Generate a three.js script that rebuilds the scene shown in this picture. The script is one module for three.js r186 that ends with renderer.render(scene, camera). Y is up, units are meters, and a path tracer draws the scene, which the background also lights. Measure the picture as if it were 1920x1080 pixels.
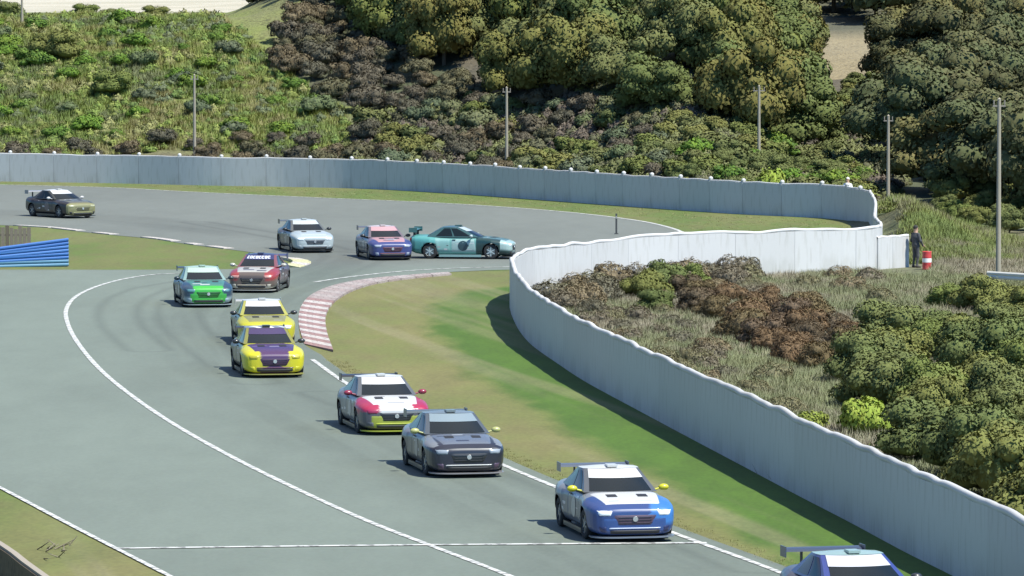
import * as THREE from 'three';
import { Sky } from 'three/addons/objects/Sky.js';
import { mergeGeometries, mergeVertices } from 'three/addons/utils/BufferGeometryUtils.js';
import { MarchingCubes } from 'three/addons/objects/MarchingCubes.js';
import { MeshBVH } from 'three-mesh-bvh';
import { Brush, Evaluator, SUBTRACTION } from 'three-bvh-csg';

// ---------------------------------------------------------------- camera, sky, sun, exposure
// x to the right, z = -D where D is the distance in metres along the ground from below the camera
const scene = new THREE.Scene();
const camera = new THREE.PerspectiveCamera(6.34, 16 / 9, 1, 6000);
camera.position.set(0, 11.6, 0);
camera.rotation.x = -THREE.MathUtils.degToRad(3.258);
const sunDir = new THREE.Vector3(0.43, 0.86, 0.32).normalize();
const sky = new Sky();
sky.name = 'sky';
sky.userData = { kind: 'structure', label: 'clear pale blue sky', category: 'sky' };
sky.scale.setScalar(5000);
const su = sky.material.uniforms;
su.sunPosition.value.copy(sunDir);
su.turbidity.value = 4; su.rayleigh.value = 1.3; su.mieCoefficient.value = 0.004; su.mieDirectionalG.value = 0.8;
scene.add(sky);
scene.environmentIntensity = 0.1;
const sun = new THREE.DirectionalLight(new THREE.Color(1, 0.96, 0.83), 4.6);
sun.position.set(sunDir.x * 300, sunDir.y * 300, sunDir.z * 300 - 220);
sun.target.position.set(0, 0, -220);
sun.castShadow = true;
sun.shadow.mapSize.set(4096, 4096);
Object.assign(sun.shadow.camera, { left: -160, right: 160, top: 200, bottom: -200, near: 1, far: 900 });
scene.add(sun, sun.target);
const renderer = new THREE.WebGLRenderer({ antialias: true });
renderer.toneMapping = THREE.LinearToneMapping;
renderer.toneMappingExposure = 1.7;
renderer.shadowMap.enabled = true;
renderer.setSize(1024, 576);

// ---------------------------------------------------------------- helpers
function rngOf(seed) { let s = seed | 0; return () => { s = (s + 0x6d2b79f5) | 0; let t = Math.imul(s ^ (s >>> 15), 1 | s); t = (t + Math.imul(t ^ (t >>> 7), 61 | t)) ^ t; return ((t ^ (t >>> 14)) >>> 0) / 4294967296; }; }
function hash2(i, j) { let h = Math.imul(i, 374761393) + Math.imul(j, 668265263); h = Math.imul(h ^ (h >>> 13), 1274126177); return ((h ^ (h >>> 16)) >>> 0) / 4294967296; }
function noise(x, y) { const i = Math.floor(x), j = Math.floor(y); let u = x - i, v = y - j; u = u * u * (3 - 2 * u); v = v * v * (3 - 2 * v); const a = hash2(i, j), b = hash2(i + 1, j), c = hash2(i, j + 1), d = hash2(i + 1, j + 1); return a + (b - a) * u + (c - a) * v + (a - b - c + d) * u * v; }
function fbm(x, y, n = 4) { let s = 0, a = 0.5, t = 0; for (let k = 0; k < n; k++) { s += a * noise(x + k * 17.3, y + k * 9.7); t += a; x *= 2.03; y *= 2.03; a *= 0.5; } return s / t; }
const clamp = (x, a = 0, b = 1) => Math.min(b, Math.max(a, x));
const lerp = (a, b, t) => a + (b - a) * t;
function ss(a, b, x) { const t = clamp((x - a) / (b - a)); return t * t * (3 - 2 * t); }
function interp(xs, ys, x) { if (x <= xs[0]) return ys[0]; for (let i = 0; i < xs.length - 1; i++) if (x <= xs[i + 1]) return lerp(ys[i], ys[i + 1], (x - xs[i]) / (xs[i + 1] - xs[i])); return ys[ys.length - 1]; }
const taken = {};
function numbered(name) { const n = taken[name] = (taken[name] ?? -1) + 1; return n ? name + '_' + String(n).padStart(3, '0') : name; }
function tag(o, label, category, group, kind) { o.userData = { label, category }; if (group) o.userData.group = group; if (kind) o.userData.kind = kind; return o; }
function thing(name, label, category, pos = [0, 0, 0], turn = 0, group) { const o = new THREE.Group(); o.name = numbered(name); o.position.set(...pos); o.rotation.y = turn; scene.add(o); return tag(o, label, category, group); }
function part(name, geo, mat, parent) { const m = new THREE.Mesh(geo, mat); m.name = name; m.castShadow = m.receiveShadow = true; parent.add(m); return m; }
function dup(root, label, group, pos, turn = 0, scale = [1, 1, 1]) { const r = root.clone(); r.name = numbered(root.name.replace(/_\d+$/, '')); r.userData = { ...root.userData, label }; if (group) r.userData.group = group; r.position.set(...pos); r.rotation.y = turn; r.scale.set(...scale); scene.add(r); return r; }
const C = (r, g, b) => new THREE.Color().setRGB(r, g, b);
const std = (c, rough = 0.85, o = {}) => new THREE.MeshStandardMaterial({ color: c, roughness: rough, ...o });
function inPoly(x, y, P) { let c = false; for (let i = 0, j = P.length - 1; i < P.length; j = i++) { const [xi, yi] = P[i], [xj, yj] = P[j]; if ((yi > y) !== (yj > y) && x < (xj - xi) * (y - yi) / (yj - yi) + xi) c = !c; } return c; }
function smoothPts(pts, step) { const c = new THREE.CatmullRomCurve3(pts.map(([x, d]) => new THREE.Vector3(x, 0, d)), false, 'centripetal'); const n = Math.max(2, Math.round(c.getLength() / step)); c.arcLengthDivisions = 1200; return c.getSpacedPoints(n).map((p) => [p.x, p.z]); }
function distTo(pts, x, d) { let m = 1e9; for (let i = 0; i < pts.length - 1; i++) { const [ax, ay] = pts[i], [bx, by] = pts[i + 1]; const ux = bx - ax, uy = by - ay; const t = clamp(((x - ax) * ux + (d - ay) * uy) / (ux * ux + uy * uy)); m = Math.min(m, Math.hypot(x - ax - ux * t, d - ay - uy * t)); } return m; }
function box(w, h, d, x = 0, y = 0, z = 0) { const g = new THREE.BoxGeometry(w, h, d); g.translate(x, y, z); return g; }
function tube(a, b, r0, r1 = r0, seg = 8) { const A = new THREE.Vector3(...a), B = new THREE.Vector3(...b), L = A.distanceTo(B); const g = new THREE.CylinderGeometry(r1, r0, L, seg); g.applyQuaternion(new THREE.Quaternion().setFromUnitVectors(new THREE.Vector3(0, 1, 0), B.clone().sub(A).normalize())); g.translate((A.x + B.x) / 2, (A.y + B.y) / 2, (A.z + B.z) / 2); return g; }
function dataTex(w, h, fn, repeat) { const d = new Uint8Array(w * h * 4), c = [0, 0, 0]; for (let j = 0; j < h; j++) for (let i = 0; i < w; i++) { fn(i, j, c); const k = (j * w + i) * 4; for (let q = 0; q < 3; q++) { const v = clamp(c[q]); d[k + q] = 255 * (v <= 0.0031308 ? v * 12.92 : 1.055 * Math.pow(v, 1 / 2.4) - 0.055); } d[k + 3] = 255; } const t = new THREE.DataTexture(d, w, h); t.colorSpace = THREE.SRGBColorSpace; t.magFilter = THREE.LinearFilter; t.minFilter = THREE.LinearMipmapLinearFilter; t.generateMipmaps = true; if (repeat) t.wrapS = t.wrapT = THREE.RepeatWrapping; t.needsUpdate = true; return t; }
function greyTex(w, h, fn) { const t = dataTex(w, h, (i, j, c) => { const v = fn(i, j); c[0] = c[1] = c[2] = v; }, true); t.colorSpace = THREE.NoColorSpace; return t; }

// ---------------------------------------------------------------- terrain
const footD = (X) => interp([-200, -60, -31, -13, 0, 10, 17, 25, 40, 60, 200], [326, 323, 322.5, 314, 302, 283, 272, 264, 258, 252, 240], X);
const rampS = (s) => { s = clamp(s); return 0.5 * (s * s * (3 - 2 * s) + s); };
function hgt(X, D) {
  const t = D - footD(X); let h = 0;
  if (t > 0) {
    const wl = 1 - ss(-24, -12, X), wr = ss(10, 18, X), wc = 1 - wl - wr;
    h = wl * 9.5 * rampS(t / 52) + wc * 15 * rampS(t / 85) + wr * 6.5 * rampS(t / 150) + 45 * ss(450, 800, D) * ss(-5, 20, X);
    h += (fbm(X * 0.16, D * 0.16, 3) - 0.5) * 1.1 * clamp(t / 8) * (1 - ss(380, 420, D) * wl);
  }
  h += 1.7 * ss(17.7, 18.5, X) * Math.exp(-(((X - 18.2) / 2.6) ** 2) - ((D - 248) / 15) ** 2);
  return h;
}
// plan outlines in metres, [x, D]
const farWallPts = [[-60, 325], [-45, 322.5], [-33.5, 319.5], [-24.8, 316], [-18, 312], [-13.2, 309.8], [-8.2, 306.4], [-3.4, 299.6], [1.2, 291.2], [6.9, 280.5], [12.2, 271.5], [16.2, 266.6], [17.3, 263], [17.75, 257.7]];
const returnPts = [[17.75, 257.7], [17.1, 244.6], [16.05, 230], [15.13, 217.6], [13.9, 216.2], [12.5, 215.3], [9.63, 213.2], [5.15, 209], [2.52, 204.2], [0.82, 199.5], [0.16, 195.1], [-0.02, 191.2]];
const nearPts = [[-0.02, 191.2], [0.08, 185.7], [0.36, 177.1], [0.75, 170.4], [1.5, 162.2], [2.23, 154.9], [3.5, 144.6], [4.72, 134.9], [5.74, 126.9], [6.65, 119.7], [7.48, 113.4], [8.2, 107.6], [8.89, 102.6], [9.46, 97.7], [10.6, 86], [12, 70]];
const stubPts = [[15.3, 217.9], [16.0, 218.9], [16.75, 219.8]];
const farLine = [[-60, 321], [-45, 318], [-32.2, 313.6], [-24.1, 308.5], [-18.5, 301.5], [-10.8, 293], [-4.7, 286.6], [-0.3, 280.2], [3.4, 272.7], [6.5, 263.2], [7.85, 255.2], [8.3, 250]];
const rightLine = [[-6.31, 163.8], [-4.9, 153.7], [-2.92, 142.1], [-0.6, 129], [1.12, 121], [3.4, 111.3], [5.25, 103.9], [6.9, 96.5], [11, 74]];
const leftCurve = [[-13.6, 214.3], [-14.6, 213.4], [-15.5, 210.8], [-16.27, 205.6], [-16.61, 198.4], [-16.31, 190], [-15.47, 180.9], [-14.15, 170], [-12.26, 156.9], [-9.65, 142.1], [-7.25, 130.5], [-4.97, 120.7], [-3.04, 113.1], [-1.56, 108], [-0.21, 103.4], [1.5, 97], [6, 78]];
const lowLine = [[-24, 165], [-18, 144], [-13.17, 125.4], [-11.99, 121.3], [-9.32, 111.7], [-6.91, 103.2], [-5.71, 98.9], [0, 78]];
const kerbInner = [[0.89, 215.5], [-1.76, 213.8], [-3.47, 211.4], [-5.12, 207.5], [-6.04, 202.7], [-6.61, 195], [-6.68, 186.9], [-6.37, 178], [-5.77, 167.4]];
const kerbOuter = [[0.7, 217.4], [-1.6, 216.3], [-3.6, 213.8], [-5.75, 210.3], [-6.95, 206], [-7.65, 199.6], [-7.78, 191.7], [-7.5, 182.4], [-6.85, 171]];
const islandPts = [[-42, 262], [-30, 261], [-23.77, 257.2], [-22.19, 254.3], [-19.41, 248.7], [-16.94, 244.4], [-14.98, 239.2], [-11.38, 230.9], [-9.93, 225.5], [-9.1, 221], [-9.3, 218.4], [-14.72, 217.1], [-21.41, 217.1], [-42, 216]];
const loopWall = [...smoothPts(farWallPts, 2), ...smoothPts(returnPts, 2).slice(1), ...smoothPts(nearPts, 2).slice(1)];
const nearWallLine = smoothPts([...returnPts.slice(5), ...nearPts.slice(1)], 6);

const detail = greyTex(512, 512, (i, j) => { const w = (x, y) => { const s = 512; const u = x / s; return fbm(x * 0.14, y * 0.14, 3) * (1 - u) + fbm((x - s) * 0.14, y * 0.14, 3) * u; }; const v = j / 512; const a = w(i, j) * (1 - v) + w(i, j - 512) * v; return 0.5 + (a - 0.5) * 1.5; });
const detailCol = dataTex(512, 512, (i, j, c) => { const u = i / 512, v = j / 512; const f = (x, y) => fbm(x * 0.09, y * 0.09, 4); const a = (f(i, j) * (1 - u) + f(i - 512, j) * u) * (1 - v) + (f(i, j - 512) * (1 - u) + f(i - 512, j - 512) * u) * v; const g = 0.45 + 1.0 * (a - 0.5) * 1.8 + 0.45 + (hash2(i, j) - 0.5) * 0.28; c[0] = c[1] = c[2] = clamp(g, 0.25, 1); }, true);

const patches = [];   // [polygon, colour] of ground dress on the hills and the bank
const zBand = [[-21, 395], [-15.4, 376], [-15.9, 352], [-11, 339], [-6.8, 331], [-2, 333], [-9.6, 360], [-10, 395]];
const zPath = [[22.6, 378], [27, 378], [30, 425], [32, 455], [37, 462], [37, 482], [27, 482], [25, 440]];
const inGap = (x, d) => d > 318 && d < 482 && Math.abs(x - 0.0632 * d) < (d < 335 ? 2.6 : 3.7);
function terrainColour(X, D, c) {
  const n = fbm(X * 0.12 + 4, D * 0.07, 4), n2 = fbm(X * 0.5, D * 0.3 + 7, 3), t = D - footD(X);
  const set = (r, g, b) => { c[0] = r; c[1] = g; c[2] = b; };
  if (t < 0) { const k = ss(0.35, 0.65, n); set(lerp(0.16, 0.09, k), lerp(0.145, 0.115, k), lerp(0.085, 0.05, k)); if (X > 0.5 && X < 12 && D > 150 && D < 212) { const q = ss(0.4, 0.6, n2); set(lerp(0.2, 0.13, q), lerp(0.17, 0.11, q), lerp(0.125, 0.08, q)); } }
  else if (X < -10 && !inPoly(X, D, zBand)) {
    const k = ss(0.3, 0.62, n), q = ss(0.45, 0.7, n2);
    set(lerp(0.11, 0.17, k), lerp(0.16, 0.195, k), lerp(0.035, 0.05, k));
    if (q > 0) set(lerp(c[0], 0.17, q * 0.6), lerp(c[1], 0.16, q * 0.6), lerp(c[2], 0.075, q * 0.6));
    if (t < 14) { const b = 1 - ss(7, 14, t + (n2 - 0.5) * 10); set(lerp(c[0], 0.11, b), lerp(c[1], 0.085, b), lerp(c[2], 0.065, b)); }
  } else { const k = ss(0.35, 0.6, n); set(lerp(0.10, 0.07, k), lerp(0.085, 0.08, k), lerp(0.06, 0.04, k)); }
  if (D > 505 + n2 * 60 && X < -18 + (D - 374) * -0.02) { const k = ss(0.42, 0.6, n2); set(lerp(0.42, 0.5, k), lerp(0.39, 0.46, k), lerp(0.3, 0.37, k)); }
  if (D > 460 && X > -5) { const k = ss(0.4, 0.6, n); set(lerp(0.085, 0.1, k), lerp(0.085, 0.1, k), lerp(0.055, 0.06, k)); }
  if (inPoly(X + (n2 - 0.5) * 2, D + (n - 0.5) * 8, zPath)) set(0.25, 0.205, 0.12);
}
{
  const xs = [], ds = [];
  for (const x of [-4000, -2000, -1000, -500, -260, -160, -110, -80]) xs.push(x);
  for (let x = -62; x <= 62; x += 1.25) xs.push(x);
  for (const x of [80, 110, 160, 260, 500, 1000, 2000, 4000]) xs.push(x);
  for (const d of [-1500, -600, -200, -60, 0, 40, 70]) ds.push(d);
  for (let d = 90; d < 480; d += 1.6) ds.push(d);
  for (const d of [490, 505, 525, 550, 580, 620, 670, 720, 780, 850, 950, 1100, 1300, 1600, 2200, 3500]) ds.push(d);
  const pos = [], col = [], uv = [], idx = [], c = [0, 0, 0];
  for (const d of ds) for (const x of xs) { pos.push(x, hgt(x, d) - 0.03, -d); terrainColour(x, d, c); col.push(...c); uv.push(x / 9, d / 9); }
  const W = xs.length;
  for (let j = 0; j < ds.length - 1; j++) for (let i = 0; i < W - 1; i++) { const a = j * W + i, b = a + 1, e = a + W, f = e + 1; idx.push(a, b, f, a, f, e); }
  const g = new THREE.BufferGeometry();
  g.setAttribute('position', new THREE.Float32BufferAttribute(pos, 3));
  g.setAttribute('color', new THREE.Float32BufferAttribute(col, 3));
  g.setAttribute('uv', new THREE.Float32BufferAttribute(uv, 2));
  g.setIndex(idx); g.computeVertexNormals();
  const m = part('terrain', g, std(0xffffff, 1, { vertexColors: true, map: detailCol, bumpMap: detail, bumpScale: 0.12 }), scene);
  tag(m, 'scrubby earth terrain rising into hills behind the track', 'terrain', null, 'structure');
}
// flat sheets inside the barrier loop
const MX0 = -36, MX1 = 28, MD0 = 90, MD1 = 330;
function sheet(name, outline, holes, y, mat, label, category) {
  const s = new THREE.Shape(outline.map(([x, d]) => new THREE.Vector2(x, d)));
  for (const h of holes) s.holes.push(new THREE.Path(h.map(([x, d]) => new THREE.Vector2(x, d))));
  const sg = new THREE.ShapeGeometry(s), p = sg.attributes.position, pos = [], uv = [], nor = [];
  for (let i = 0; i < p.count; i++) { pos.push(p.getX(i), y, -p.getY(i)); nor.push(0, 1, 0); uv.push((p.getX(i) - MX0) / (MX1 - MX0), (p.getY(i) - MD0) / (MD1 - MD0)); }
  const g = new THREE.BufferGeometry();
  g.setAttribute('position', new THREE.Float32BufferAttribute(pos, 3)); g.setAttribute('normal', new THREE.Float32BufferAttribute(nor, 3)); g.setAttribute('uv', new THREE.Float32BufferAttribute(uv, 2));
  g.setIndex(sg.index);
  const m = part(name, g, mat, scene); tag(m, label, category, null, 'structure'); return m;
}
const grassTex = dataTex(1024, 1536, (i, j, c) => {
  const X = lerp(MX0, MX1, i / 1024), D = lerp(MD0, MD1, j / 1536);
  const n = fbm(X * 0.35, D * 0.09, 4), m = fbm(X * 1.3 + 9, D * 0.4, 3), f = hash2(i, j), st = fbm((X * 5 + D) * 0.16, (D - X * 5) * 0.012 + 4, 3);
  let k = ss(0.3, 0.7, n * 0.6 + m * 0.4);                       // dry straw to green turf
  const verge = D < 216 ? ss(-12 + (n - 0.5) * 4, -7 + (n - 0.5) * 4, X + (m - 0.5) * 3) : 0, w = verge > 0 ? distTo(nearWallLine, X, D) + (m - 0.5) * 1.1 + (n - 0.5) * 1.2 : 99; k = lerp(0.35 + 0.5 * k, lerp(0.05 + 0.4 * k, 1.15, 1 - ss(2.2, 3.6, w)), verge);
  let r = lerp(0.158, 0.064, k), g = lerp(0.143, 0.11, k), b = lerp(0.05, 0.012, k);
  const sand = verge * ss(0.5, 0.72, st) * 0.4; r = lerp(r, 0.21, sand); g = lerp(g, 0.185, sand); b = lerp(b, 0.105, sand);
  const v = 0.8 + 0.4 * f * 0.6 + 0.35 * (m - 0.4); c[0] = r * v; c[1] = g * v; c[2] = b * v;
});
const grassMat = std(0xffffff, 1, { map: grassTex });
const grassLoop = [...loopWall, [-6, 70], [-60, 70]];
sheet('grass', grassLoop, [], 0, grassMat, 'mown dry and green grass verge between track and barrier wall', 'grass');
const raceLine = smoothPts([[-40, 285], [-22, 268], [-9, 242], [-6.9, 228], [-8.2, 212], [-9.6, 200], [-10, 188], [-8.8, 172], [-7, 156], [-4.4, 142], [-2, 130], [1, 116], [4, 102], [8, 84]], 7);
const edgeR = rightLine.map(([x, d]) => [x + 0.45, d]);
const skids = [[[[-12.6, 209], [-14.2, 203], [-14.6, 194], [-13.8, 182], [-11.8, 168]], 0.26], [[[-11, 205], [-12.4, 198], [-12, 186], [-10.4, 172], [-7.6, 154]], 0.24], [[[-16, 262], [-10, 243], [-7.4, 232], [-4, 229]], 0.3], [[[-5.5, 150], [-2.4, 138], [2, 118], [5, 104]], 0.2]].map(([p, k]) => [smoothPts(p, 6), k, Math.min(...p.map((q) => q[0])) - 2, Math.max(...p.map((q) => q[0])) + 2, Math.min(...p.map((q) => q[1])) - 2, Math.max(...p.map((q) => q[1])) + 2]);
const roadTex = dataTex(1024, 1536, (i, j, c) => {
  const X = lerp(MX0, MX1, i / 1024), D = lerp(MD0, MD1, j / 1536);
  const w = distTo(raceLine, X, D), n = fbm(X * 0.25, D * 0.06, 4), m = fbm(X * 1.6, D * 0.5 + 3, 3), f = hash2(i * 3 + 1, j);
  const left = D < 216 && X < interp(leftCurve.map((p) => p[1]).reverse(), leftCurve.map((p) => p[0]).reverse(), D) ? 1 : 0;
  let r = 0.13, g = 0.155, b = 0.128;
  const upper = ss(214, 226, D); r = lerp(r, 0.127, upper); g = lerp(g, 0.138, upper); b = lerp(b, 0.121, upper);
  const rub = left ? 0 : (1 - ss(1.0, 4.2, w + (n - 0.5) * 3)) * (0.5 + 0.5 * ss(0.3, 0.6, fbm(w * 2.5, D * 0.05 + X * 0.05, 3)));
  let v = 1 - 0.2 * rub + 0.07 * left + (n - 0.5) * 0.26 + (m - 0.5) * 0.12 + (f - 0.5) * 0.1;
  for (const [sk, dk, xa, xb, da, db] of skids) { if (X < xa || X > xb || D < da || D > db) continue; const q = Math.abs(distTo(sk, X, D) - 0.7); if (q < 0.3) v *= 1 - dk * (1 - q / 0.3) * (0.5 + 0.5 * m); }
  if (D < 108 + (X + 2) * 0.085) v *= 0.93;
  c[0] = r * v; c[1] = g * v; c[2] = b * v;
});
const asphaltFine = greyTex(256, 256, (i, j) => hash2(i, j));
const roadMat = std(0xffffff, 0.88, { map: roadTex });
const roadOutline = [...smoothPts(farLine.map(([x, d]) => [x, d + 0.4]), 3), [8.8, 244], [8.5, 236], [6.5, 228], [3, 222.4], ...smoothPts([[0.8, 219.5], ...kerbOuter, [-6.1, 166]], 2).slice(1), ...smoothPts(edgeR, 3), [-1, 70], ...smoothPts(lowLine, 3).reverse(), [-60, 225]];
sheet('race_track', roadOutline, [smoothPts([...islandPts, islandPts[0]], 1.5).slice(0, -1)], 0.012, roadMat, 'worn grey green asphalt race track', 'road');

// painted lines
const paintTex = dataTex(256, 256, (i, j, c) => { const n = fbm(i * 0.06, j * 0.06, 4), f = hash2(i, j); const v = 0.56 - 0.3 * ss(0.5, 0.7, n) - 0.08 * f; c[0] = v; c[1] = v; c[2] = v * 0.95; }, true);
const paint = std(0xffffff, 0.7, { map: paintTex });
function ribbon(name, pts, width, y, label) {
  const q = smoothPts(pts, 0.7), pos = [], uv = [], idx = [];
  q.forEach(([x, d], i) => {
    const a = q[Math.max(0, i - 1)], b = q[Math.min(q.length - 1, i + 1)]; let tx = b[0] - a[0], td = b[1] - a[1]; const l = Math.hypot(tx, td); tx /= l; td /= l;
    const w = width * (0.46 + 0.1 * noise(i * 0.9, 3)); pos.push(x - td * w, y, -(d + tx * w), x + td * w, y, -(d - tx * w)); uv.push(0, i * 0.35, width * 0.5, i * 0.35);
    if (i) { const k = i * 2; idx.push(k - 2, k - 1, k + 1, k - 2, k + 1, k); }
  });
  const g = new THREE.BufferGeometry(); g.setAttribute('position', new THREE.Float32BufferAttribute(pos, 3)); g.setAttribute('uv', new THREE.Float32BufferAttribute(uv, 2)); g.setIndex(idx); g.computeVertexNormals();
  if (g.attributes.normal.getY(0) < 0) { g.setIndex(idx.reverse()); g.computeVertexNormals(); }
  const m = part(numbered(name), g, paint, scene); return tag(m, label, 'road marking', null, 'structure');
}
ribbon('edge_line', farLine, 0.2, 0.024, 'white edge line along the far side of the track');
ribbon('edge_line', leftCurve, 0.15, 0.024, 'long curved white line along the left of the track');
ribbon('edge_line', rightLine, 0.15, 0.024, 'white edge line beside the dry grass verge');
ribbon('edge_line', lowLine, 0.12, 0.024, 'white edge line in the lower left corner');
ribbon('edge_line', [[-7.9, 207.6], [-7.0, 210.4], [-6.12, 212.6], [-4.33, 216.1], [-2.24, 218.2], [-0.2, 219.2], [1.5, 220.6]], 0.18, 0.024, 'white edge line above the red and white kerb');
ribbon('start_line', [[-8.28, 107.9], [-2.9, 108.5], [4.1, 109]], 0.22, 0.028, 'thin white line straight across the track');

// ---------------------------------------------------------------- kerbs
const kerbRed = std(C(0.56, 0.34, 0.33), 0.8, { map: paintTex }), kerbWhite = std(C(0.9, 0.82, 0.8), 0.8, { map: paintTex }), kerbCream = std(C(0.95, 0.9, 0.55), 0.8, { map: paintTex });
function slab(a, b, c, d, y0, y1) { // four plan corners to a low wedge
  const v = [a, b, c, d], pos = [], uv = []; const P = (k, y) => [v[k][0], y, -v[k][1]];
  const face = (...q) => { const [A, B, Cc, Dd] = q; pos.push(...A, ...B, ...Cc, ...A, ...Cc, ...Dd); uv.push(0, 0, 1, 0, 1, 1, 0, 0, 1, 1, 0, 1); };
  const top = [P(0, y0), P(1, y1), P(2, y1), P(3, y0)], bot = [P(0, 0), P(1, 0), P(2, 0), P(3, 0)];
  face(top[0], top[1], top[2], top[3]); for (let k = 0; k < 4; k++) face(bot[k], bot[(k + 1) % 4], top[(k + 1) % 4], top[k]);
  const g = new THREE.BufferGeometry(); g.setAttribute('position', new THREE.Float32BufferAttribute(pos, 3)); g.setAttribute('uv', new THREE.Float32BufferAttribute(uv, 2)); g.computeVertexNormals(); return g;
}
{
  const k = thing('kerb', 'faded red and white striped kerb bending round the dry grass', 'kerb');
  const faded = [std(C(0.62, 0.5, 0.49), 0.8, { map: paintTex }), std(C(0.68, 0.58, 0.57), 0.8, { map: paintTex })], A = smoothPts(kerbInner.slice(0), 0.05), B = smoothPts(kerbOuter, 0.05), N = 36;
  for (let i = 3; i < N; i++) {
    const at = (P, u) => P[Math.min(P.length - 1, Math.round(u * (P.length - 1)))], u0 = i / N + 0.0004, u1 = (i + 1) / N - 0.0004;
    part('block', slab(at(B, u0), at(A, u0), at(A, u1), at(B, u1), 0.03, 0.08), i < 17 ? faded[i % 2] : i % 2 ? kerbRed : kerbWhite, k);
  }
  const t = thing('kerb', 'short cream kerb at the tip of the grass island', 'kerb');
  const R = smoothPts([[-10.3, 227.6], [-9.4, 226.6], [-8.75, 224.2], [-8.6, 221.4], [-8.95, 218.6]], 0.05);
  const Q = smoothPts([[-10.8, 226.6], [-10.0, 225.4], [-9.5, 223.4], [-9.35, 221.2], [-9.6, 219.2]], 0.05);
  for (let i = 0; i < 6; i++) { const at = (P, u) => P[Math.round(u * (P.length - 1))]; part('block', slab(at(R, i / 6 + .004), at(Q, i / 6 + .004), at(Q, (i + 1) / 6 - .004), at(R, (i + 1) / 6 - .004), 0.03, 0.12), i % 3 === 1 ? kerbWhite : kerbCream, t); }
  const e = thing('kerb', 'broken row of pale kerb stones along the upper edge of the grass island', 'kerb');
  const U = smoothPts(islandPts.slice(1, 8), 0.1).map(([x, d]) => [x + 0.1, d + 0.25]);
  for (const [s, len] of [[60, 30], [95, 34], [150, 22], [205, 20], [226, 22], [270, 14], [300, 24]]) { if (s + len >= U.length) continue; const a = U[s], b = U[s + len]; part('stone', slab([a[0] + .35, a[1] + .3], [a[0] - .1, a[1] - .2], [b[0] - .1, b[1] - .2], [b[0] + .35, b[1] + .3], 0.03, 0.05), kerbWhite, e); }
}
console.log('ground done');

// ---------------------------------------------------------------- barrier walls
const wallDirt = (seed, lo) => dataTex(256, 256, (i, j, c) => { const n = fbm(i * 0.03 + seed, j * 0.012, 4), m = fbm(i * 0.16 + seed, j * 0.02, 3), f = hash2(i, j + seed); const s = ss(0.5, 0.8, m) * 0.28 + ss(0.5, 0.75, n) * 0.22; const v = 1 - s * lo - f * 0.05; c[0] = v; c[1] = v * (1 - 0.015 * s); c[2] = v * (1 - 0.1 * s); }, true);
const dirtA = wallDirt(11, 0.4);
const wallPaint = [C(0.5, 0.497, 0.49), C(0.485, 0.482, 0.475), C(0.515, 0.512, 0.505)].map((c) => std(c, 0.72, { map: dirtA }));   // one white wall paint for every panel and coping
const capWhite = wallPaint[2];
function panelGeo(q, H, th, y0 = null) { // q: plan points, H: heights
  const pos = [], uv = [], idx = []; let run = 0; const n = q.length;
  q.forEach(([x, d], i) => {
    const a = q[Math.max(0, i - 1)], b = q[Math.min(n - 1, i + 1)]; let tx = b[0] - a[0], td = b[1] - a[1]; const l = Math.hypot(tx, td); tx /= l; td /= l; if (i) run += Math.hypot(x - q[i - 1][0], d - q[i - 1][1]);
    const ox = -td * th / 2, od = tx * th / 2;
    const lo = y0 === null ? -0.1 : H[i] - y0; for (const [s, y] of [[1, lo], [1, H[i]], [-1, H[i]], [-1, lo]]) { pos.push(x + ox * s, y, -(d + od * s)); uv.push(run / 4 + (s < 0 ? 0.4 : 0), y / 4); }
    if (i) for (let k = 0; k < 4; k++) { const k2 = (k + 1) % 4, o = (i - 1) * 4, p = i * 4; idx.push(o + k, p + k, p + k2, o + k, p + k2, o + k2); }
  });
  const e = (n - 1) * 4; idx.push(0, 1, 2, 0, 2, 3, e, e + 2, e + 1, e, e + 3, e + 2);
  let g = new THREE.BufferGeometry(); g.setAttribute('position', new THREE.Float32BufferAttribute(pos, 3)); g.setAttribute('uv', new THREE.Float32BufferAttribute(uv, 2)); g.setIndex(idx);
  g = g.toNonIndexed(); g.computeVertexNormals(); return g;
}
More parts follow.
